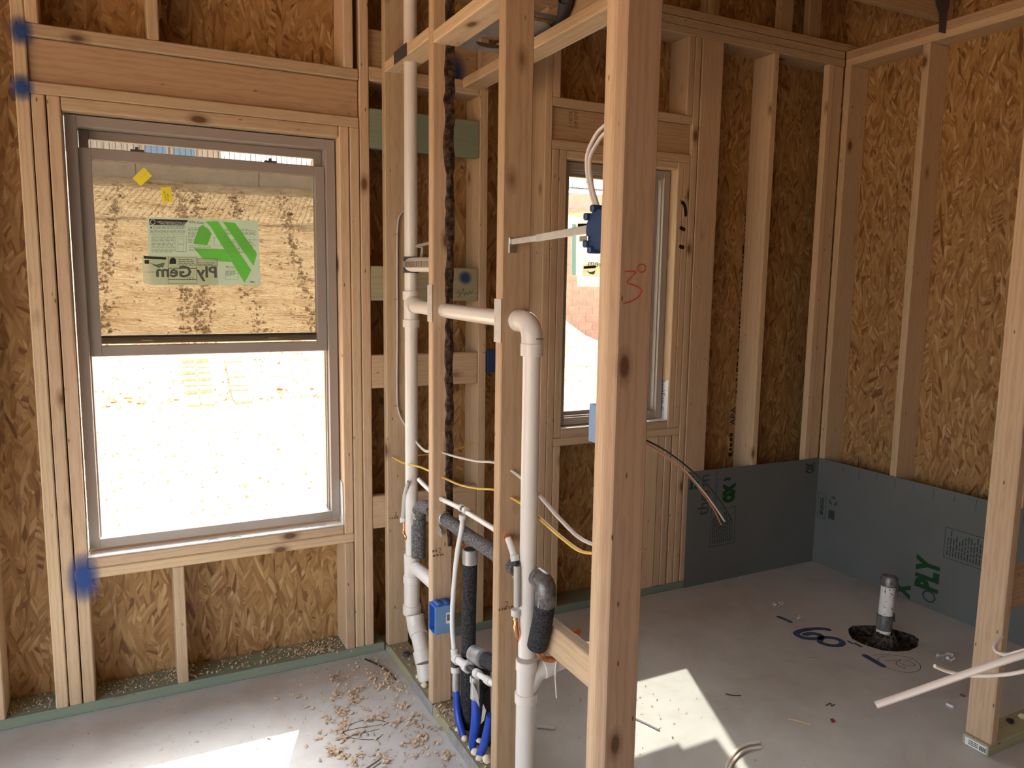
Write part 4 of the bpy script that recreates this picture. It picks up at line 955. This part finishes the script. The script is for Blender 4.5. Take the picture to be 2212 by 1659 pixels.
outl(sm, 515, 780, 1030, 980, 7, M['filmgrey'], sv); outl(sm, 515, 985, 1030, 1180, 7, M['filmgrey'], sv); outl(sm, 1040, 810, 1390, 930, 7, M['filmgrey'], sv); outl(sm, 515, 1180, 1030, 1255, 6, M['filmgrey'], sv)
lines(sm, 700, 820, 1010, 950, 4, M['filmgrey'], sv); lines(sm, 1055, 880, 1370, 925, 2, M['filmgrey'], sv); lines(sm, 105, 1040, 350, 1060, 1, M['filmgrey'], sv)
txt('1 0 3', .011, (850, 1172), M['filmdark'], sm, sv)
for pts, lab, ang in ((((311, 361), (328, 380), (304, 402), (286, 385)), 'tilted yellow glass label near the sash top', 42), (((347, 405), (369, 403), (373, 437), (351, 440)), 'upright yellow glass label below the tilted one', -86)):
    o = sheet('glass_label', pts, M['filmyel'], lab, gp, grp='yellow glass labels')
    a = math.radians(ang); r_ = Vector((-math.cos(a), 0, -math.sin(a))); u_ = Vector((-math.sin(a)*-1, 0, math.cos(a)))
    c_ = sum((wl_pt(x, y, gp-.0008) for x, y in pts), Vector())/4
    lettering('lettering', 'Low-E BC\n60 mph', .009, c_-r_*.021+u_*.003, r_, u_, M['filmdark'], o, .0002)
# labels on the fixed window
g2 = .0985; wl2 = lambda x, y: P(x, y, 1, g2)
l2 = poly('window_label', [wl2(x, y) for x, y in ((1236, 484), (1395, 489), (1385, 600), (1235, 594))], (0, 1, 0), .0006, M['filmwhite']); tag(l2, 'large white installation label with a cyan edge on the narrow fixed window', 'label')
poly('cyan_edge', [P(x, y, 1, g2-.0006) for x, y in ((1236, 484), (1245, 484), (1244, 594), (1235, 594))], (0, 1, 0), .0003, M['filmcyan'], l2)
poly('header_band', [P(x, y, 1, g2-.0007) for x, y in ((1248, 483), (1300, 482), (1300, 493), (1248, 493))], (0, 1, 0), .0002, M['filmdark'], l2)
l3 = poly('window_label', [P(x, y, 1, g2-.0016) for x, y in ((1257, 595), (1330, 596), (1330, 620), (1257, 619))], (0, 1, 0), .0005, M['filmwhite']); tag(l3, 'small cyan edged rating label under the large one on the narrow fixed window', 'label')
poly('cyan_edge', [P(x, y, 1, g2-.0016) for x, y in ((1247, 595), (1257, 595), (1257, 619), (1248, 619))], (0, 1, 0), .0005, M['filmcyan'], l3)
poly('label_body', [P(x, y, 1, g2-.0022) for x, y in ((1260, 570), (1330, 566), (1330, 595), (1258, 595))], (0, 1, 0), .0003, M['filmsee'], l3)
poly('header_band', [P(x, y, 1, g2-.0028) for x, y in ((1261, 575), (1287, 573), (1287, 579), (1261, 581))], (0, 1, 0), .0002, M['filmdark'], l3)
poly('map_shape', [P(x, y, 1, g2-.0028) for x, y in ((1268, 585), (1275, 588), (1287, 584), (1283, 593), (1274, 592))], (0, 1, 0), .0002, M['filmline'], l3)
lettering('lettering', 'Ply Gem', .05, P(1335, 578, 1, g2-.0012), (-1, 0, 0), (0, 0, 1), M['filmgrey'], l2, .0003)

# ================================================================== MARKS ON THE TIMBER
spray(P(44, 66, 1, -.0012), .042, .055, kingL); spray(P(47, 188, 1, -.0012), .042, .05, kingL); spray(P(180, 1248, 1, -.0016), .062, .105, sill2)
spray(P(984, 152, 1, -.0), .07, .10, blkU).location.y = .0292
spray(P(1005, 600, 1, .0012), .036, .034, blkP)
def hand(pts, w, mat, par, ax=1, v=0., nrm=(0, -1, 0), sub=6): return stroke('handwriting', [P(x, y, ax, v) for x, y in pts], w, nrm, M[mat], par, .0006, sub)
# crayon 3 and degree ring on the post
yp = -1.6182
def z7(x, y): return (1100+x/6.379, 440+y/6.381)
m3 = stroke('crayon_three', [P(*z7(x, y), 1, yp) for x, y in ((1590, 938), (1660, 930), (1735, 940), (1690, 1000), (1622, 1085), (1720, 1125), (1800, 1165), (1820, 1215), (1770, 1290), (1680, 1345), (1570, 1378))], .0034, (0, -1, 0), M['redink'], pB, .0006, 5)
stroke('crayon_ring', [P(*z7(1820+58*math.cos(a), 890-56*math.sin(a)), 1, yp) for a in [2*math.pi*k/14 for k in range(15)]], .0030, (0, -1, 0), M['redink'], pB, .0006, 2)
# black brush marks on the jack stud right of the narrow window
for pts in (((1471, 437), (1477, 440), (1481, 455), (1481, 468)), ((1468, 491), (1474, 494), (1480, 497)), ((1467, 531), (1473, 534), (1478, 534))):
    stroke('black_paint_mark', [P(x, y, 1, -.0002) for x, y in pts], .018, (0, -1, 0), M['blackink'], jR, .0006, 4)
hand(((987, 634), (990, 628), (994, 636), (990, 642), (998, 630), (1001, 624), (1003, 638), (1006, 632), (1010, 637), (1014, 629), (1018, 634), (1021, 628)), .0022, 'pencil', blkP, v=.0018)
def stampt(s, size, p, ax, v, right, up, par, sx=1, mat='stamp'): return lettering('grade_stamp', s, size, P(*p, ax, v), right, up, M[mat], par, .0006, 'LEFT', sx)
stampt('2', .026, (946, 1194), 1, -.5412, (1, 0, 0), (0, 0, 1), s1); dashes(s1, P(935, 1203, 1, -.5412), (1, 0, 0), (0, 0, 1), .04, .009, (0, -1, 0), M['stamp']); dashes(s1, P(934, 1193, 1, -.5412), (1, 0, 0), (0, 0, 1), .012, .009, (0, -1, 0), M['stamp'])
stampt('2', .026, (1090, 1312), 1, -1.0642, (1, 0, 0), (0, 0, 1), s2); dashes(s2, P(1077, 1320, 1, -1.0642), (1, 0, 0), (0, 0, 1), .04, .009, (0, -1, 0), M['stamp']); stampt('2', .024, (852, 1115), 1, -.0387, (1, 0, 0), (0, 0, 1), s0); dashes(s0, P(842, 1122, 1, -.0387), (1, 0, 0), (0, 0, 1), .04, .009, (0, -1, 0), M['stamp'])
stampt('1107R\n00 SPF', .028, (1236, 277), 1, .0158, (0, 0, 1), (-1, 0, 0), hd2)
stampt('APA', .055, (1588, 918), 1, D, (0, 0, 1), (-1, 0, 0), wb, mat='blackink'); [dashes(wb, P(x, y, 1, D), (0, 0, 1), (-1, 0, 0), l, .022, (0, -1, 0), M['blackink']) for x, y, l in ((1580, 985, .12), (1594, 850, .2), (1599, 760, .2), (1606, 640, .3), (1611, 540, .2))]
hand(((1044, 742), (1050, 752), (1050, 760), (1041, 762)), .0022, 'pencil', studF, v=-.0002)
hand(((1045, 698), (1046, 706)), .002, 'pencil', studF, v=-.0002); hand(((1048, 703), (1048, 710)), .002, 'pencil', studF, v=-.0002)
for x, y in ((858, 165), (858, 700)): pass
# wire tags and nails under the top plate in the alcove corner
nl = thing('nail_points', 'bent nail points sticking out under the back wall top plate', 'nails', P(1585, 100, 1, .06))
for x in (1571, 1583, 1594): tube('nail', [P(x, 97, 1, .03), P(x+2, 105, 1, .035)], .0018, M['steeld'], nl, 6, 1)
tube('nail', [P(1592, 104, 1, .03), P(1585, 118, 1, .05)], .0018, M['steeld'], nl, 6, 1)

# ================================================================== DRAIN RISER IN THE FLOOR
pc = P(1906, 1395, 2, 0); pc = Vector((hc.x-.005, hc.y-.012, 0))
ztop = P(1912, 1243, 0, pc.x).z
dr_ = thing('drain_riser', 'stained white plastic pipe stub with taped top standing in a broken floor hole', 'pipe', (pc.x, pc.y, -.05))
lean = Vector((.012, 0, 0)); RR = .030
top = Vector((pc.x+.012, pc.y, ztop)); bot = Vector((pc.x-.004, pc.y, -.05))
ax_ = (top-bot).normalized(); Lp = (top-bot).length
tube('pipe', [bot, top-ax_*.01], RR, M['oldpvc'], dr_, 22, 1)
sleeve('tape_wrap', bot+ax_*.095, bot+ax_*.165, RR+.0025, M['ductdark'], dr_)
fpt = bot+ax_*.15; poly('tape_flap', [fpt+Vector((RR, -.01, .02)), fpt+Vector((RR+.022, -.01, .012)), fpt+Vector((RR+.03, -.01, -.03)), fpt+Vector((RR, -.01, -.02))], (0, 1, 0), .002, M['ductdark'], dr_)
lathe('tape_cap', top-ax_*.045, ax_, [(0, RR+.001), (.002, RR+.004), (.036, RR+.006), (.046, RR+.001), (.05, RR*.5), (.05, .002)], M['ductdark'], dr_)
poly('tape_cap_flap', [top+Vector((.005, -RR-.004, -.03)), top+Vector((RR+.001, -RR*.62-.004, -.03)), top+Vector((RR+.001, -RR*.62-.004, -.10)), top+Vector((.012, -RR-.003, -.09))], (0, -1, 0), .0015, M['ductdark'], dr_)
random.seed(12)
for k in range(26):                                            # flecks of grime on the pipe
    a = math.radians(random.uniform(190, 330)); z = random.uniform(.17, .31); c0 = bot+ax_*z+Vector((math.cos(a), math.sin(a), 0))*(RR+.0006); tn = Vector((-math.sin(a), math.cos(a), 0)); s = random.uniform(.001, .0035)
    mobj('grime_fleck', [c0-tn*s, c0+tn*s, c0+tn*s*.6+Vector((0, 0, s*3)), c0-tn*s*.4+Vector((0, 0, s*2.4))], [(0, 1, 2, 3)], M['dirtdk'], dr_)
V = []; Fc = []; nr = 22
for j, (z, r) in enumerate(((-.055, .085), (-.02, .06), (.01, .046), (.03, .036), (.035, .029))):
    for k in range(nr): a = 2*math.pi*k/nr; q = r*random.uniform(.85, 1.15); V.append((pc.x-.004+q*math.cos(a), pc.y-.01+q*math.sin(a), z+random.uniform(-.006, .006)))
for j in range(4):
    for k in range(nr): Fc.append((j*nr+k, j*nr+(k+1) % nr, (j+1)*nr+(k+1) % nr, (j+1)*nr+k))
mobj('mortar_collar', V, Fc, M['dirtdk'], dr_)

# ================================================================== MARKS ON THE FLOOR
def fp(x, y): return P(x, y, 2, 0)
def z4(x, y): return fp(1640+x/5.267, 1260+y/5.267)
UP = (0, 0, 1)
for pts, w, nm in ((((200, 375), (290, 410), (375, 450)), .022, 'marker_tick'), (((1180, 810), (1300, 880), (1435, 958)), .028, 'marker_tick'),
                (((820, 535), (700, 518), (560, 525), (450, 550), (425, 580), (500, 620), (620, 632), (700, 620), (680, 585), (590, 572), (500, 590)), .029, 'marker_six'),
                (((690, 650), (720, 620), (800, 618), (890, 635), (945, 670), (930, 702), (860, 712), (770, 700), (700, 675), (690, 650)), .027, 'marker_zero'),
                (((1000, 655), (1070, 690)), .024, 'marker_inch'), (((1080, 680), (1170, 728)), .026, 'marker_inch')):
    stroke(nm, [z4(*p) for p in pts], w, UP, M['blueink'], floor, .0007, 5)
for pts in (((1300, 818), (1450, 815), (1600, 825), (1740, 860), (1830, 930), (1820, 990), (1720, 1015), (1600, 1005), (1480, 970), (1380, 920), (1350, 870), (1390, 840), (1480, 825)), ((1420, 885), (1530, 880), (1620, 870), (1560, 900), (1580, 940), (1660, 960), (1640, 970)), ((1650, 870), (1720, 890), (1770, 935), (1680, 940), (1600, 905)), ((550, 848), (680, 842)), ((330, 875), (430, 908))):
    stroke('pencil_line', [z4(*p) for p in pts], .0028, UP, M['pencil'], floor, .0006, 5)
def z6(x, y): return fp(560+x/6.144, 1480+y/6.144)
for pts in (((1600, 580), (1450, 620), (1180, 690), (1000, 745)), ((1180, 690), (1120, 630), (1160, 560), (1300, 490), (1450, 465), (1620, 475), (1710, 505), (1600, 530), (1380, 560), (1170, 605)), ((1170, 690), (1300, 715), (1420, 725), (1560, 715), (1650, 650))):
    stroke('pencil_line', [z6(*p) for p in pts], .0035, UP, M['pencil'], floor, .0006, 5)
# ================================================================== LITTER
random.seed(21)
sh = bpy.data.meshes.new('wood_shavings'); V = []; Fc = []
def curl(x, y, z, s):
    a = random.uniform(0, 6.28); k = random.choice((2, 3, 4)); w = s*random.uniform(.25, .5); b = len(V); h = s*random.uniform(.1, .45); lf = random.uniform(0, s*.3)
    for i in range(k+1):
        t = i/k-.5; u = t*s; zz_ = z+.0012+h*(1-4*t*t)*random.uniform(.7, 1)+lf*(.5+t)
        bend = s*.5*t*t*random.choice((1, 1.3))
        cx_, cy_ = x+u*math.cos(a)-bend*math.sin(a), y+u*math.sin(a)+bend*math.cos(a)
        V.append((cx_-w/2*math.sin(a), cy_+w/2*math.cos(a), zz_)); V.append((cx_+w/2*math.sin(a), cy_-w/2*math.cos(a), zz_+random.uniform(0, s*.12)))
    for i in range(k): Fc.append((b+2*i, b+2*i+1, b+2*i+3, b+2*i+2))
def cluster(x, y, z, n, sx, sy, s0, s1):
    for _ in range(n): curl(random.gauss(x, sx), random.gauss(y, sy), z, random.uniform(s0, s1))
for _ in range(620):                                           # floor left of the partition
    y = random.uniform(-1.7, -.03); d = abs(random.gauss(0, .20))
    if XP-.03-d > .35: curl(XP-.02-d, y, 0, random.uniform(.006, .019))
for _ in range(70):
    c_ = fp(random.uniform(700, 1000), random.uniform(1450, 1650))
    if c_.x < XP-.03: cluster(c_.x, c_.y, 0, random.randint(5, 14), .012, .012, .008, .022)
for _ in range(260): curl(random.uniform(.1, 1.1), random.uniform(-.5, -.01), 0, random.uniform(.003, .010))
for _ in range(240): curl(random.uniform(.37, 1.0), random.uniform(.02, .132), .038, random.uniform(.006, .016))
for _ in range(520): curl(random.uniform(-.21, .36), random.uniform(.02, .132), .038, random.uniform(.004, .012))
cluster(.86, .07, .038, 150, .06, .035, .008, .018)
for _ in range(160): curl(random.uniform(1.14, 1.21), random.uniform(-1.5, -.02), .038, random.uniform(.004, .012))
cluster(1.165, -.60, .038, 70, .02, .03, .008, .018)
for _ in range(330): curl(random.uniform(1.25, 3.2), random.uniform(-2.0, -.15), 0, random.uniform(.003, .009))
for _ in range(170): curl(random.uniform(1.25, 2.0), random.uniform(-1.6, -.4), 0, random.uniform(.004, .012))
for _ in range(60): curl(random.uniform(-.4, 1.0), random.uniform(-.9, -.05), 0, random.uniform(.006, .014))
tag(mobj('wood_shavings', V, Fc, M['shav']), 'pale curled wood shavings and sawdust scattered over floor and plates', 'shavings', kind='stuff')
def pebble(x, y, s, lab):
    p = fp(x, y); bm = bmesh.new(); bmesh.ops.create_icosphere(bm, subdivisions=2, radius=s)
    for v in bm.verts: v.co *= random.uniform(.75, 1.2); v.co.z *= .6
    me = bpy.data.meshes.new('wood_crumb'); bm.to_mesh(me); bm.free(); me.materials.append(M['shav'])
    tag(link(bpy.data.objects.new('wood_crumb', me), None, (p.x, p.y, s*.45)), lab, 'crumb', 'crumbs on the slab left of the partition')
for x, y, s in ((745, 1543, .0065), (690, 1584, .007), (684, 1597, .0075), (693, 1596, .006), (785, 1532, .006), (661, 1509, .0055), (845, 1490, .006), (869, 1493, .006), (874, 1517, .005)):
    pebble(x, y, s, 'small wood crumb lying on the slab left of the partition')
def litter(name, pts, r, mat, lab, cat, flat=(1, 1), sub=5, z=None):
    z = r*flat[1]+.0004 if z is None else z
    return tag(tube(name, [Vector((fp(x, y).x, fp(x, y).y, z)) for x, y in pts], r, M[mat], None, 8, sub, flat), lab, cat)
litter('cable_offcut', ((1568, 1668), (1574, 1648), (1590, 1625), (1612, 1611), (1641, 1606)), .0055, 'cablew', 'white cable offcut curling on the floor beside the sun patch, upper strand', 'cable offcut', (1, .8))
litter('cable_offcut', ((1574, 1668), (1582, 1650), (1598, 1632), (1615, 1622), (1643, 1617)), .0055, 'cablew', 'white cable offcut curling on the floor beside the sun patch, lower strand', 'cable offcut', (1, .8))
litter('wire_offcut', ((1340, 1540), (1376, 1555), (1400, 1566), (1424, 1578)), .0045, 'cablew', 'white wire offcut lying in the sun patch behind the door post', 'wire offcut')
litter('wood_sliver', ((1702, 1554), (1725, 1559), (1750, 1567)), .0042, 'shav', 'thin brown wood sliver on the sunlit side of the bathroom floor', 'sliver', (1, .5))
litter('bent_nail', ((1567, 1500), (1580, 1503), (1600, 1504)), .0022, 'steeld', 'dark bent nail near the sun patch', 'nail')
litter('wire_staple', ((1784, 1525), (1794, 1520), (1796, 1526), (1803, 1523)), .0018, 'steeld', 'dark bent wire staple near the thick cable end', 'staple')
litter('white_peg', ((2045, 1523), (2059, 1530)), .0045, 'white', 'small white plastic peg by the stub wall', 'peg')
litter('dark_peg', ((2074, 1502), (2082, 1506)), .0032, 'steeld', 'small dark stick by the stub wall stud', 'stick')
litter('pex_offcut', ((1160, 1572), (1178, 1573), (1199, 1576)), .007, 'pexring', 'short white pipe offcut on the floor behind the right riser', 'pipe offcut', (1, .7))
litter('brown_cord', ((788, 1425), (815, 1437), (838, 1452), (855, 1470)), .0028, 'bark', 'thin brown cord on the floor by the partition plate', 'cord')
tag(poly('red_scrap', [fp(x, y)+Vector((0, 0, .0005)) for x, y in ((1793, 1555), (1800, 1554), (1805, 1560), (1797, 1561))], UP, .003, M['red']), 'small red plastic scrap on the bathroom floor', 'scrap')
for k, (pa, pb_) in enumerate((((780, 1668), (822, 1638)), ((792, 1668), (824, 1645)))):
    litter('zip_tie', (pa, ((pa[0]+pb_[0])/2, (pa[1]+pb_[1])/2), pb_), .0042, 'cableg' if k else 'steelm', ('grey plastic strip lying on the slab, brighter of two', 'dark grey plastic strip lying on the slab beside a brighter one')[1-k], 'plastic strip', (1, .45))
tag(tube('white_strap', [C(1206, 1418, 1.247), C(1201, 1432, 1.243), C(1199, 1460, 1.24), C(1202, 1508, 1.24)], .0022, M['cablew'], None, 8, 5, (1, .6)), 'thin white strap hanging from the wye branch', 'strap')
# crumpled clear wrappers
random.seed(31)
for x, y, s, lab in ((1684, 1307, .035, 'crumpled clear wrapper near the tub alcove wall'), (1724, 1334, .024, 'small crumpled clear wrapper beside the marker tick'), (2045, 1424, .045, 'shiny crumpled clear wrapper beside the stub wall stud')):
    c_ = fp(x, y); V = []; Fc = []; n = 6
    for i in range(n+1):
        for j in range(n+1): V.append((c_.x+(i/n-.5)*s*2+random.uniform(-.3, .3)*s/n*2, c_.y+(j/n-.5)*s*1.3+random.uniform(-.3, .3)*s/n*2, .001+random.uniform(0, s*.35)))
    for i in range(n):
        for j in range(n):
            if random.random() < .62: Fc.append((i*(n+1)+j, (i+1)*(n+1)+j, (i+1)*(n+1)+j+1, i*(n+1)+j+1))
    tag(mobj('clear_wrapper', V, Fc, M['foil']), lab, 'wrapper')
# bits on the stub wall plate
pl2 = box('plate_label', (XS-.0008, -1.572, .006), (XS-.0002, -1.50, .032), M['white'], sp_, 0)
for k in range(8): box('barcode', (XS-.0014, -1.570+.0028*k, .010), (XS-.0009, -1.570+.0028*k+(.0012 if k % 2 else .002), .026), M['blackink'], ws, 0)
for k in range(3): box('label_print', (XS-.0014, -1.545, .012+.006*k), (XS-.0009, -1.512, .0145+.006*k), M['darkink'], ws, 0)
for x, y, s, m in ((2182, 1557, .012, 'black'), (2209, 1548, .014, 'foamy')):
    p = P(x, y, 2, .045); bm = bmesh.new(); bmesh.ops.create_icosphere(bm, subdivisions=2, radius=s)
    for v in bm.verts: v.co *= random.uniform(.8, 1.15); v.co.z *= .7
    me = bpy.data.meshes.new('foam_crumb'); bm.to_mesh(me); bm.free(); me.materials.append(M[m])
    tag(link(bpy.data.objects.new('foam_crumb', me), None, (p.x, p.y, .038+s*.6)), 'dark lump of debris on the stub wall plate' if m == 'black' else 'cream lump of foam on the stub wall plate', 'debris')
# dark knot plug on the partition plate by the slanting drain
p = C(878, 1417, 1.17); lathe('rubber_plug', (p.x, p.y, .038), (0, 0, 1), [(0, .016), (.012, .014), (.014, .006)], M['rubber'], None, 12)
tag(bpy.data.objects['rubber_plug'], 'small dark rubber plug on the partition plate behind the slanting drain', 'plug')

# ================================================================== OUTSIDE
def smooth01(a, b, x): t = max(0, min(1, (x-a)/(b-a))); return t*t*(3-2*t)
from mathutils import noise as mn
def gz(x, y):
    bank = max(0, min(3.75, .577*(y-8.4)))
    bank *= 1-smooth01(7.0, 10.8, x)*(1 if y < 13.55 else 0)
    h = -.17+bank
    h += .03*mn.noise(Vector((x*.9, y*.9, 0)))+.02*mn.noise(Vector((x*3, y*3, 4)))+.022*mn.noise(Vector((x*1.2, y*7, 9)))
    if y > 8.4: h += .03*mn.noise(Vector((x*4, y*4, 2)))+.03*mn.noise(Vector((x*1.5, y*9, 5)))
    return h
dirt = NT('sunlit_dirt'); v_ = dirt.n('TexCoord').outputs['Object']
n1_ = dirt.noise(dirt.n('Mapping', i_Vector=v_, i_Scale=(1, 3, 1)).outputs[0], 1.6, 6, .65); n2_ = dirt.noise(dirt.n('Mapping', i_Vector=v_, i_Scale=(1, 3.5, 1)).outputs[0], 7, 5, .7)
cc = dirt.ramp(dirt.math('ADD', dirt.math('MULTIPLY', n1_, .5), dirt.math('MULTIPLY', n2_, .5)), [(.36, (.20, .11, .055)), (.44, (.44, .28, .155)), (.56, (.57, .40, .245)), (.72, (.66, .49, .33))])
dirt.bump(n2_, .9, .05); dirt.col(cc, .95, .1)
V = []; Fc = []; xs = [-9+.18*i for i in range(150)]; ysg = [.16+.14*j for j in range(108)]
for y in ysg:
    for x in xs: V.append((x, y, gz(x, y)))
nx = len(xs)
for j in range(len(ysg)-1):
    for i in range(nx-1): Fc.append((j*nx+i, j*nx+i+1, (j+1)*nx+i+1, (j+1)*nx+i))
gr = mobj('ground_yard', V, Fc, dirt.m, None, True, loc=(0, 0, 0)); tag(gr, 'bare sunlit dirt yard rising to a graded bank', 'ground', kind='structure')
g0 = mobj('ground_lot', [(-60, -60, -.2), (60, -60, -.2), (60, .17, -.2), (-60, .17, -.2)], [(0, 1, 2, 3)], dirt.m, None, loc=(0, 0, 0)); tag(g0, 'bare dirt lot around the house', 'ground', kind='structure')
g1 = mobj('ground_upper', [(-60, 15.1, 3.55), (60, 15.1, 3.55), (60, 90, 3.7), (-60, 90, 3.7)], [(0, 1, 2, 3)], dirt.m, None, loc=(0, 0, 0)); tag(g1, 'upper lot behind the retaining wall', 'ground', kind='structure')
random.seed(41); V = []; Fc = []
def clod(x, y, s):
    z = gz(x, y)-s*.25; b = len(V); n = 5; a0 = random.uniform(0, 6)
    for k in range(n): r = s*random.uniform(.6, 1.2); V.append((x+r*math.cos(a0+6.283*k/n), y+r*.8*math.sin(a0+6.283*k/n), z))
    V.append((x+random.uniform(-.3, .3)*s, y+random.uniform(-.3, .3)*s, z+s*random.uniform(.7, 1.3)))
    for k in range(n): Fc.append((b+k, b+(k+1) % n, b+n))
for _ in range(5200): clod(random.uniform(-2.5, 9), random.uniform(1.0, 8.6), random.choice((.01, .012, .016, .024)))
for _ in range(3800): clod(random.uniform(-2, 8.3), random.uniform(8.4, 14.7), random.uniform(.01, .024))
for (xa, ya), (xb, yb2) in (((252, 385), (205, 640)), ((392, 380), (385, 460)), ((392, 620), (430, 700)), ((505, 420), (540, 640)), ((610, 440), (660, 690)), ((430, 590), (440, 700))):   # ruts of loose clods running down the bank
    A = P(xa, ya, 1, 14.5); B = P(xb, yb2, 1, 10.5)
    for _ in range(260):
        t = random.random(); clod(A.x+(B.x-A.x)*t+random.gauss(0, .07), 14.7+(9.6-14.7)*t+random.gauss(0, .05), random.uniform(.015, .05))
for _ in range(160): clod(random.uniform(-1.2, 3.5), 8.42+random.gauss(0, .09), random.uniform(.02, .06))
cm = plain('brown_clod', (.42, .27, .16), .95, .1, var=.35, scale=9)
tag(mobj('dirt_clods', V, Fc, cm), 'loose brown dirt clods strewn over the yard and bank', 'dirt', kind='stuff')
# bulldozer track prints on the bank
def tracks(px0, px1, n, w, lab):
    t = None
    a = P(*px0, 1, 9.2); b = P(*px1, 1, 8.7)
    k_ = thing('track_print', lab, 'track print', (a.x, 9, gz(a.x, 9)), 'crawler track prints on the bank')
    for i in range(n):
        t_ = i/(n-1); x = a.x+(b.x-a.x)*t_; y = 9.3-1.15*t_
        for s in (0,):
            z = gz(x, y)+.035
            V = [(x-w/2, y-.03, z), (x+w/2, y-.03, z), (x+w/2, y+.035, z+.04), (x-w/2, y+.035, z+.04), (x-w/2, y-.03, z-.06), (x+w/2, y-.03, z-.06)]
            mobj('track_ridge', V, [(0, 1, 2, 3), (0, 1, 5, 4)], dirt.m, k_)
tracks((408, 830), (410, 862), 9, .17, 'ladder pattern crawler track print at the bank foot, left of a longer one'); tracks((440, 830), (441, 862), 9, .17, 'ladder pattern crawler track print at the bank foot, right half of a pair'); tracks((505, 780), (515, 850), 14, .24, 'long ladder pattern crawler track print on the bank')
# upper retaining wall, fence, houses
blk = plain('pink_block', (.46, .27, .20), .9, .1, var=.18, scale=6); cap = plain('tan_wall', (.40, .32, .26), .9, .1, var=.1, scale=4)
rw = thing('retaining_wall', 'tan retaining wall at the top of the dirt bank', 'wall', (3, 15.1, 3.4))
for k in range(15): box('wall_panel', (-14+2.44*k, 15.0, 3.3), (-14+2.44*k+2.43, 15.2, 3.98+.04*(k % 2)), cap, rw, .01)
bw = thing('block_wall', 'reddish concrete block wall cut into the dirt bank', 'wall', (11, 13.5, 0)); mort = plain('grey_mortar', (.62, .55, .50), .95, .1)
box('mortar', (8.6, 13.415, -.2), (14.2, 13.58, 2.78), mort, bw, 0)
me_ = None
for r in range(15):
    for k in range(14):
        x0_ = 8.6+.406*k-(.203 if r % 2 else 0)
        if x0_ < 8.6 or x0_ > 13.8: continue
        if me_ is None:
            o = box('block', (x0_, 13.40, -.19+.2*r), (x0_+.396, 13.5, .0+.2*r), blk, bw, .006); me_ = o.data
        else: link(bpy.data.objects.new('block', me_), bw, (x0_+.198, 13.45, -.095+.2*r))
fe = thing('picket_fence', 'dark metal picket fence on top of the retaining wall', 'fence', (3, 15.1, 4.0)); fm = plain('dark_fence_metal', (.10, .09, .08), .5, .4)
box('rail', (-14, 15.08, 4.10), (22, 15.12, 4.14), fm, fe, .003); box('rail', (-14, 15.08, 5.05), (22, 15.12, 5.09), fm, fe, .003)
me_ = None
for k in range(250):
    x = -5+.11*k
    if me_ is None: o = box('picket', (x, 15.09, 4.03), (x+.016, 15.106, 5.25), fm, fe, .002); me_ = o.data
    else: link(bpy.data.objects.new('picket', me_), fe, (x+.008, 15.098, 4.64))
sid = plain('tan_siding', (.42, .36, .30), .8, .2, var=.08, scale=3); pane = plain('blue_window_pane', (.10, .18, .30), .15, .6, var=.1); roofr = plain('red_roof', (.42, .13, .09), .8, .2)
h1_ = thing('house', 'tan board sided house with blue tinted windows beyond the fence', 'house', (-1.5, 25, 3.6))
hx1 = P(478, 330, 1, 24).x
box('house_wall', (-9, 24, 3.4), (hx1, 32, 9.2), sid, h1_, .02); box('roof', (-9.6, 23.5, 9.2), (hx1+.5, 32.5, 9.6), roofr, h1_, .05)
for k in range(36): 
    x = hx1-.1-.3*k; box('siding_batten', (x, 23.965, 3.4), (x+.05, 24.0, 9.2), sid, h1_, .005)
for a, b in ((312, 358), (373, 420)):
    xa, xb = P(a, 315, 1, 24).x, P(b, 315, 1, 24).x
    wn_ = box('house_window', (xa-.08, 23.93, 4.3), (xb+.08, 23.995, 6.6), cap, h1_, .01); box('window_pane', (xa, 23.91, 4.4), (xb, 23.935, 6.5), pane, wn_, .005)
h2_ = thing('house', 'red roofed house far beyond the fence', 'house', (13, 34, 3.6))
xr0 = P(628, 340, 1, 30).x
box('house_wall', (xr0+.6, 31, 3.4), (xr0+14, 40, 5.4), sid, h2_, .02)
mobj('roof', [(xr0, 30, 5.2), (xr0+15, 30, 5.2), (xr0+15, 41, 5.2), (xr0, 41, 5.2), (xr0+4, 35.5, 9), (xr0+11, 35.5, 9)], [(0, 1, 5, 4), (1, 2, 5), (2, 3, 4, 5), (3, 0, 4), (0, 1, 2, 3)], roofr, h2_)
